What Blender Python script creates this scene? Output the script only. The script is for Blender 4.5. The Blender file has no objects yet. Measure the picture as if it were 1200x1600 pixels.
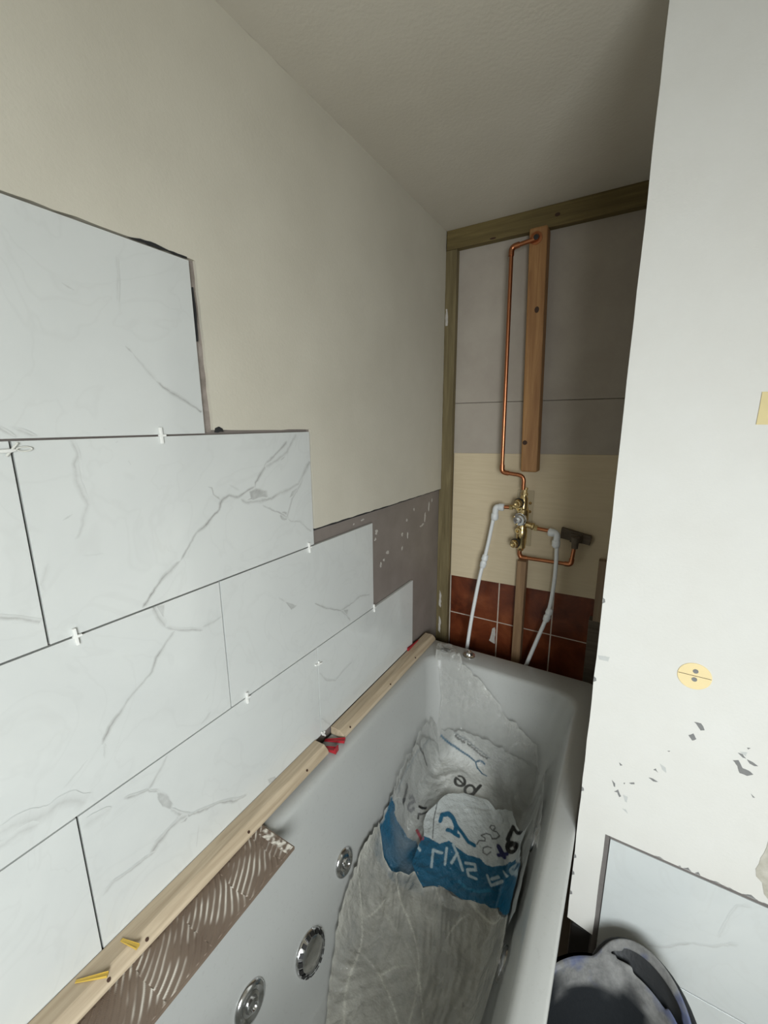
import bpy, bmesh, math, random
import numpy as np
from mathutils import Vector, Matrix, noise
from mathutils.geometry import delaunay_2d_cdt
S = bpy.context.scene
COL = S.collection
Z0 = 1.5            # height above the floor of the main tile joint; measured heights below are relative to it

# ------------------------------------------------------------------ camera
cam_d = bpy.data.cameras.new('camera'); cam = bpy.data.objects.new('camera', cam_d); COL.objects.link(cam)
right = Vector((0.85835541, 0.51301369, -0.00655347)); down = Vector((0.10205254, -0.18324082, -0.97775666)); fwd = Vector((-0.50280341, 0.83859392, -0.2096401))
cam.matrix_world = Matrix(((right.x, -down.x, -fwd.x, 0.7167), (right.y, -down.y, -fwd.y, 0.0962), (right.z, -down.z, -fwd.z, Z0+0.0188), (0, 0, 0, 1)))
cam_d.sensor_fit = 'HORIZONTAL'; cam_d.sensor_width = 27.0; cam_d.lens = 27.0*647.95/1200
cam_d.clip_start = .01
S.camera = cam
# ------------------------------------------------------------------ world, window light, exposure
W = bpy.data.worlds.new('sky'); S.world = W; W.use_nodes = True
W.node_tree.nodes['Background'].inputs[0].default_value = (.80, .90, 1.0, 1)
W.node_tree.nodes['Background'].inputs[1].default_value = 1.0
WIN = dict(x0=.98, x1=1.80, z0=-.60, z1=.32, y=-.75)        # window opening in the front wall
ld = bpy.data.lights.new('window_daylight', 'AREA'); ld.shape = 'RECTANGLE'; ld.size = WIN['x1']-WIN['x0']; ld.size_y = WIN['z1']-WIN['z0']
ld.energy = 33.8; ld.color = (.93, .98, 1.0); ld.spread = math.radians(135)
lo = bpy.data.objects.new('window_daylight', ld); COL.objects.link(lo)
lo.location = ((WIN['x0']+WIN['x1'])/2, WIN['y']-.03, Z0+(WIN['z0']+WIN['z1'])/2)
lo.rotation_euler = (Vector((-.90, 1, -.76))).to_track_quat('-Z', 'Y').to_euler()
S.view_settings.view_transform = 'Standard'; S.view_settings.look = 'None'
S.view_settings.exposure = 0.0; S.view_settings.gamma = 1.0; S.view_settings.use_curve_mapping = False

# ------------------------------------------------------------------ helpers
def P(x, y, z): return (x, y, z+Z0)
class MB:
    """collects shapes, given in measured coordinates, as one mesh"""
    def __init__(s): s.v = []; s.f = []; s.c = []
    def add(s, vs, fs, c=0.0):
        n = len(s.v); s.v += [tuple(v) for v in vs]; s.f += [tuple(n+i for i in f) for f in fs]; s.c += [c if not isinstance(c, list) else 0]*len(vs)
        if isinstance(c, list): s.c[n:] = c
    def box(s, x0, x1, y0, y1, z0, z1, dx=0, dy=0, c=0.0):
        # dx, dy shift the top against the bottom (a leaning post)
        s.add([(x0,y0,z0),(x1,y0,z0),(x1,y1,z0),(x0,y1,z0),(x0+dx,y0+dy,z1),(x1+dx,y0+dy,z1),(x1+dx,y1+dy,z1),(x0+dx,y1+dy,z1)],
              [(3,2,1,0),(4,5,6,7),(0,1,5,4),(1,2,6,5),(2,3,7,6),(3,0,4,7)], c)
    def tube(s, pts, r, n=12, caps=True, c=0.0):
        pts = [Vector(p) for p in pts]; rr = r if isinstance(r, (list, tuple)) else [r]*len(pts)
        vs = []; fs = []; up = None
        for i, p in enumerate(pts):
            d = (pts[min(i+1, len(pts)-1)]-pts[max(i-1, 0)]).normalized()
            if up is None: up = d.orthogonal().normalized()
            up = (up-up.dot(d)*d).normalized(); sd = d.cross(up)
            for k in range(n):
                a = 2*math.pi*k/n; vs.append(p+rr[i]*(math.cos(a)*up+math.sin(a)*sd))
        for i in range(len(pts)-1):
            for k in range(n):
                k2 = (k+1) % n; fs.append((i*n+k, i*n+k2, (i+1)*n+k2, (i+1)*n+k))
        if caps: fs.append(tuple(range(n-1, -1, -1))); fs.append(tuple((len(pts)-1)*n+k for k in range(n)))
        s.add(vs, fs, c)
    def lathe(s, o, axis, prof, n=24, c=0.0):
        # prof: (distance along axis, radius)
        o = Vector(o); d = Vector(axis).normalized(); s.tube_pts = [o+d*t for t, _ in prof]
        up = d.orthogonal().normalized(); sd = d.cross(up); vs = []; fs = []
        for t, r in prof:
            for k in range(n):
                a = 2*math.pi*k/n; vs.append(o+d*t+r*(math.cos(a)*up+math.sin(a)*sd))
        for i in range(len(prof)-1):
            for k in range(n):
                k2 = (k+1) % n; fs.append((i*n+k, i*n+k2, (i+1)*n+k2, (i+1)*n+k))
        fs.append(tuple(range(n-1, -1, -1))); fs.append(tuple((len(prof)-1)*n+k for k in range(n)))
        s.add(vs, fs, c)
    def prism(s, poly, axis, a, b, c=0.0):
        # extrude a closed outline; axis 'x': points are (y,z), 'y': (x,z), 'z': (x,y)
        f = {'x': lambda p, t: (t, p[0], p[1]), 'y': lambda p, t: (p[0], t, p[1]), 'z': lambda p, t: (p[0], p[1], t)}[axis]
        n = len(poly); s.add([f(p, a) for p in poly]+[f(p, b) for p in poly],
                             [tuple(range(n)), tuple(range(2*n-1, n-1, -1))]+[(i, i+n, (i+1) % n+n, (i+1) % n) for i in range(n)], c)
    def build(s, name, mat, parent=None, smooth=False, bevel=0, seg=2, origin=None, colname='mark'):
        o0 = Vector(parent_origin(parent)) if parent else Vector(origin or (0, 0, 0))
        me = bpy.data.meshes.new(name); me.from_pydata([tuple(Vector(P(*v))-o0) for v in s.v], [], s.f)
        a = me.attributes.new(colname, 'FLOAT', 'POINT'); a.data.foreach_set('value', s.c)
        bm = bmesh.new(); bm.from_mesh(me); bmesh.ops.recalc_face_normals(bm, faces=bm.faces); bm.to_mesh(me); bm.free()
        me.materials.append(mat)
        o = bpy.data.objects.new(name, me); COL.objects.link(o); o.location = (0, 0, 0) if parent else o0
        if parent: o.parent = parent
        if smooth:
            me.shade_smooth(); me.set_sharp_from_angle(angle=math.radians(40))
        if bevel:
            b = o.modifiers.new('bevel', 'BEVEL'); b.width = bevel; b.segments = seg; b.limit_method = 'ANGLE'; b.angle_limit = math.radians(40)
        return o
def parent_origin(p):
    v = Vector(p.location)
    while p.parent: p = p.parent; v += Vector(p.location)
    return v
def tag(o, label, cat, group=None, kind=None):
    o['label'] = label; o['category'] = cat
    if group: o['group'] = group
    if kind: o['kind'] = kind
    return o
def thing(name, loc, label, cat, group=None):
    o = bpy.data.objects.new(name, None); COL.objects.link(o); o.location = P(*loc); o.empty_display_size = .05
    return tag(o, label, cat, group)
def struct(o): o['kind'] = 'structure'; return o
def copy_tree(src, loc, rot=None, label=None):
    r = src.copy(); COL.objects.link(r); r.location = P(*loc)
    if rot is not None: r.rotation_euler = rot
    if label: r['label'] = label
    for ch in src.children:
        c = ch.copy(); COL.objects.link(c); c.parent = r
        for g in ch.children:
            d = g.copy(); COL.objects.link(d); d.parent = c
    return r
def round_path(pts, r, n=6):
    pts = [Vector(p) for p in pts]; out = [pts[0]]
    for i in range(1, len(pts)-1):
        a = (pts[i-1]-pts[i]); b = (pts[i+1]-pts[i]); q = min(r, a.length*.49, b.length*.49)
        p0 = pts[i]+a.normalized()*q; p1 = pts[i]+b.normalized()*q
        for k in range(n+1):
            t = k/n; out.append((1-t)**2*p0+2*t*(1-t)*pts[i]+t*t*p1)
    out.append(pts[-1]); return out
def jag(poly, step=.02, amp=.0015, seed=1, closed=True):
    rnd = random.Random(seed); out = []
    for i, a in enumerate(poly):
        b = poly[(i+1) % len(poly)]; L = math.dist(a, b); n = max(1, int(L/step))
        for k in range(n):
            t = k/n; j = amp if k else 0
            out.append((a[0]+(b[0]-a[0])*t+rnd.uniform(-j, j), a[1]+(b[1]-a[1])*t+rnd.uniform(-j, j)))
    return out

# ------------------------------------------------------------------ materials
class NT:
    def __init__(s, name):
        s.m = bpy.data.materials.new(name); s.m.use_nodes = True; s.t = s.m.node_tree; s.n = s.t.nodes; s.b = s.n['Principled BSDF']
        s.tc = s.n.new('ShaderNodeTexCoord').outputs['Object']
    def link(s, a, b): s.t.links.new(a, b)
    def inp(s, k, v):
        if hasattr(v, 'is_linked') or isinstance(v, bpy.types.NodeSocket): s.link(v, s.b.inputs[k])
        else: s.b.inputs[k].default_value = (*v, 1) if isinstance(v, tuple) and len(v) == 3 else v
        return s
    def map(s, scale=(1, 1, 1), rot=(0, 0, 0)):
        m = s.n.new('ShaderNodeMapping'); m.inputs['Scale'].default_value = scale; m.inputs['Rotation'].default_value = rot; s.link(s.tc, m.inputs[0]); return m.outputs[0]
    def noise(s, scale, detail=4, rough=.55, vec=None, dist=0):
        t = s.n.new('ShaderNodeTexNoise'); t.inputs['Scale'].default_value = scale; t.inputs['Detail'].default_value = detail
        t.inputs['Roughness'].default_value = rough; t.inputs['Distortion'].default_value = dist; s.link(vec or s.tc, t.inputs['Vector']); return t.outputs['Fac']
    def ramp(s, fac, stops):
        r = s.n.new('ShaderNodeValToRGB'); s.link(fac, r.inputs[0]); e = r.color_ramp.elements
        while len(e) < len(stops): e.new(.5)
        for i, (p, c) in enumerate(stops): e[i].position = p; e[i].color = (*c, 1) if isinstance(c, tuple) else (c, c, c, 1)
        return r.outputs[0]
    def mix(s, fac, a, b, mode='MIX'):
        m = s.n.new('ShaderNodeMix'); m.data_type = 'RGBA'; m.blend_type = mode
        for i, v in ((0, fac), (6, a), (7, b)):
            if isinstance(v, bpy.types.NodeSocket): s.link(v, m.inputs[i])
            else: m.inputs[i].default_value = v if i == 0 else (*v, 1)
        return m.outputs[2]
    def attr(s, name, out='Fac'):
        a = s.n.new('ShaderNodeAttribute'); a.attribute_name = name; return a.outputs[out]
    def math(s, op, a, b=0.0):
        m = s.n.new('ShaderNodeMath'); m.operation = op
        for i, v in ((0, a), (1, b)):
            if isinstance(v, bpy.types.NodeSocket): s.link(v, m.inputs[i])
            else: m.inputs[i].default_value = v
        return m.outputs[0]
    def bump(s, h, strength=.3, dist=.002, normal=None):
        b = s.n.new('ShaderNodeBump'); b.inputs['Strength'].default_value = strength; b.inputs['Distance'].default_value = dist
        s.link(h, b.inputs['Height'])
        if normal: s.link(normal, b.inputs['Normal'])
        s.link(b.outputs[0], s.b.inputs['Normal']); return b.outputs[0]
def paint(name, c1, c2, rough=.75, scale=3, bump=.25, grain=170):
    t = NT(name); col = t.ramp(t.noise(scale, 5, .6), [(.35, c1), (.68, c2)]); t.inp('Base Color', col).inp('Roughness', rough)
    t.bump(t.math('ADD', t.noise(grain, 2, .6), t.math('MULTIPLY', t.noise(12, 3), 1.5)), bump, .0015); return t.m
def plain(name, c, rough=.5, metal=0, var=.12, scale=30):
    t = NT(name); d = tuple(x*(1-var) for x in c); t.inp('Base Color', t.mix(t.noise(scale, 4), d, c)).inp('Roughness', rough).inp('Metallic', metal); return t.m
def wood(name, dark, light, axis, rough=.65, scale=1.0, knots=False):
    t = NT(name); st = [26*scale]*3; st[axis] = 1.6*scale
    v = t.map(tuple(st)); n = t.noise(2.2, 6, .6, v, .8); fine = t.noise(9, 3, .6, v)
    col = t.ramp(n, [(.3, dark), (.5, tuple((a+b)/2 for a, b in zip(dark, light))), (.66, light)])
    col = t.mix(t.math('MULTIPLY', fine, .35), col, dark)
    if knots:
        vo = t.n.new('ShaderNodeTexVoronoi'); k = [5.0]*3; k[axis] = 3.2; t.link(t.map(tuple(k)), vo.inputs['Vector']); vo.inputs['Scale'].default_value = 1.0
        col = t.mix(t.ramp(vo.outputs['Distance'], [(.03, 1.0), (.10, 0.0)]), col, tuple(x*.3 for x in dark))
    t.inp('Base Color', col).inp('Roughness', rough); t.bump(fine, .3, .001); return t.m
M = {}
M['paint_left'] = paint('cream_paint', (.545, .51, .42), (.60, .565, .47), .7)
M['ceiling'] = paint('ceiling_paint', (.62, .58, .49), (.68, .64, .55), .85, 2, .4, 120)
M['paint_nib'] = paint('white_paint', (.59, .58, .54), (.62, .615, .58), .72, 4, .18)
M['paint_room'] = paint('room_paint', (.80, .78, .73), (.84, .82, .77), .8)
M['backing'] = paint('brown_grey_render', (.20, .172, .152), (.25, .215, .192), .45, 8, .12, 60)
M['smudge'] = paint('dried_filler', (.42, .39, .35), (.55, .52, .47), .8, 60, .5)
M['gap'] = paint('old_adhesive', (.20, .17, .145), (.30, .26, .23), .9, 40, .5)
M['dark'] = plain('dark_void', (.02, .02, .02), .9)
M['panel'] = paint('grey_plasterboard', (.37, .325, .275), (.43, .385, .325), .85, 5, .2)
M['floor'] = paint('grey_floor', (.34, .29, .22), (.42, .37, .29), .8, 6, .4)
t = NT('plywood'); v = t.map((5, 5, 60)); t.inp('Base Color', t.mix(t.noise(4, 4, .6), t.ramp(t.noise(1.2, 5, .5, v, 1.2), [(.35, (.57, .47, .31)), (.62, (.63, .53, .36))]), (.58, .48, .32))).inp('Roughness', .7); M['plywood'] = t.m
t = NT('red_brown_glazed_tile'); t.inp('Base Color', t.ramp(t.noise(7, 6, .65, None, .6), [(.3, (.065, .014, .006)), (.5, (.15, .036, .013)), (.72, (.25, .075, .028))])).inp('Roughness', .28); M['brown_tile'] = t.m
M['grout'] = paint('pale_grout', (.50, .42, .34), (.60, .52, .44), .9, 30)
t = NT('marble_tile'); nn = t.noise(2.2, 6, .6, None, 1.0); base = t.ramp(nn, [(.3, (.57, .585, .565)), (.6, (.615, .63, .605))])
wide = t.ramp(t.noise(5, 3, .5, None, 2.0), [(.47, 0.0), (.5, .10), (.53, 0.0)])
base = t.mix(wide, base, (.42, .42, .40))
vn = t.math('MULTIPLY', t.attr('mark'), t.ramp(t.noise(60, 4, .7), [(.25, .45), (.6, 1.0)]))
t.inp('Base Color', t.mix(vn, base, (.235, .225, .21))).inp('Roughness', .11).inp('Specular IOR Level', .6); t.bump(t.noise(350, 2), .02, .0003); M['tile'] = t.m
M['nib_tile'] = M['tile'].copy(); M['nib_tile'].name = 'dimmed_marble_tile'  # same marble, dimmed in its colour to offset the strong window light
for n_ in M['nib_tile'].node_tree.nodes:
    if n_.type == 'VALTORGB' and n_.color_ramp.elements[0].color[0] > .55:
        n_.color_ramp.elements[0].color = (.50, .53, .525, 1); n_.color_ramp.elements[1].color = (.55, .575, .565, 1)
M['tile_edge'] = plain('tile_body', (.55, .54, .5), .8)
M['pine'] = wood('fresh_pine', (.36, .28, .185), (.57, .47, .335), 1, .6)
M['old_beam'] = wood('treated_timber_x', (.10, .072, .022), (.20, .148, .052), 0, .7)
M['old_post'] = wood('treated_timber_z', (.10, .075, .03), (.22, .175, .085), 2, .7)
M['stud'] = wood('orange_stud', (.27, .125, .042), (.46, .25, .095), 2, .6)
M['stud2'] = wood('brown_stud', (.21, .12, .06), (.33, .205, .105), 2, .7)
M['side'] = wood('pale_brown_stud', (.24, .165, .10), (.36, .27, .18), 2, .75)
M['plate'] = plain('tan_plate', (.50, .42, .27), .4, .0, .15)
M['bed'] = plain('grey_adhesive', (.17, .155, .145), .9, 0, .35, 60)
M['greywood'] = wood('grey_noggin', (.085, .065, .045), (.15, .12, .085), 0, .8)
M['knot'] = plain('knot', (.05, .02, .008), .7)
M['copper'] = plain('copper', (.62, .25, .12), .30, 1, .45, 18)
M['brass'] = plain('brass', (.78, .60, .30), .26, 1, .3, 60)
M['chrome'] = plain('chrome', (.72, .72, .72), .16, 1, .05)
M['black_rubber'] = plain('black_washer', (.015, .014, .013), .5)
M['white_plastic'] = plain('white_plastic_pipe', (.74, .755, .74), .4, 0, .05)
M['spacer'] = plain('white_spacer_plastic', (.82, .82, .78), .45, 0, .04)
M['clip'] = plain('translucent_clip_plastic', (.66, .66, .60), .4, 0, .1)
M['red'] = plain('red_wedge_plastic', (.42, .02, .03), .35, 0, .25)
M['yellow'] = plain('yellow_wedge_plastic', (.66, .44, .07), .4, 0, .25)
t = NT('white_acrylic'); dirt = t.ramp(t.noise(90, 5, .75), [(.56, 0.0), (.75, .35)]); t.inp('Base Color', t.mix(dirt, (.42, .425, .405), (.30, .29, .265))).inp('Roughness', .26); M['acrylic'] = t.m
M['cream_disc'] = plain('cream_disc', (.76, .62, .34), .6, 0, .08)
M['tape'] = plain('yellow_card', (.66, .55, .28), .7, 0, .15)
M['putty'] = plain('grey_scuff', (.22, .22, .215), .8, 0, .3, 90)
M['faint'] = plain('faint_scuff', (.52, .53, .51), .8, 0, .2, 90)
M['bare'] = paint('bare_plaster', (.38, .36, .30), (.50, .48, .42), .95, 40, .6)
t = NT('offcut_back'); cl = t.ramp(t.noise(10, 3), [(.3, (.135, .095, .068)), (.7, (.20, .15, .11))])
t.inp('Base Color', t.mix(t.attr('mark'), cl, (.68, .64, .56))).inp('Roughness', .6); t.bump(t.noise(260, 3), .3, .001); M['offcut'] = t.m
t = NT('plastic_tub'); pl = t.ramp(t.noise(9, 6, .7), [(.42, 0.0), (.50, 1.0)])
res = t.mix(t.ramp(t.noise(26, 5, .7), [(.3, 0.0), (.7, 1.0)]), (.10, .10, .097), (.25, .25, .24))
blue = t.mix(t.ramp(t.noise(5, 4, .6), [(.48, 0.0), (.56, .75)]), res, (.03, .055, .18))
t.inp('Base Color', t.mix(t.attr('mark'), (.018, .02, .022), blue)).inp('Roughness', t.ramp(t.attr('mark'), [(0.0, .4), (1.0, .8)])); t.bump(t.noise(60, 4), .35, .003); M['tub'] = t.m
def film(name, base, alpha, rough=.16, printed=False):
    """thin plastic film: part see-through, part milky with a gloss coat"""
    t = NT(name); out = t.n['Material Output']; tr = t.n.new('ShaderNodeBsdfTransparent'); mx = t.n.new('ShaderNodeMixShader')
    if printed:
        t.inp('Base Color', t.attr('ink', 'Color')); al = t.attr('opacity')
    else:
        t.inp('Base Color', t.mix(t.noise(25, 4), tuple(x*.88 for x in base), base)); al = t.math('MULTIPLY', t.attr('opacity'), t.ramp(t.noise(9, 5, .65), [(.3, alpha*.55), (.7, min(1, alpha*1.5))]))
    t.inp('Roughness', rough).inp('Specular IOR Level', .6)
    vo = t.n.new('ShaderNodeTexVoronoi'); vo.feature = 'DISTANCE_TO_EDGE'; vo.inputs['Scale'].default_value = 17
    t.link(t.tc, vo.inputs['Vector']); h = t.math('ADD', t.math('MINIMUM', vo.outputs['Distance'], .25), t.noise(55, 3, .6)); t.bump(h, .9, .007)
    t.link(al, mx.inputs[0]); t.link(tr.outputs[0], mx.inputs[1]); t.link(t.b.outputs[0], mx.inputs[2]); t.link(mx.outputs[0], out.inputs[0]); return t.m
M['film'] = film('clear_film', (.60, .60, .56), .36, .10)
M['film_low'] = film('dusty_film', (.54, .53, .47), .55, .16)
M['bag'] = film('printed_bag_film', (1, 1, 1), 1, .28, True)

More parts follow.
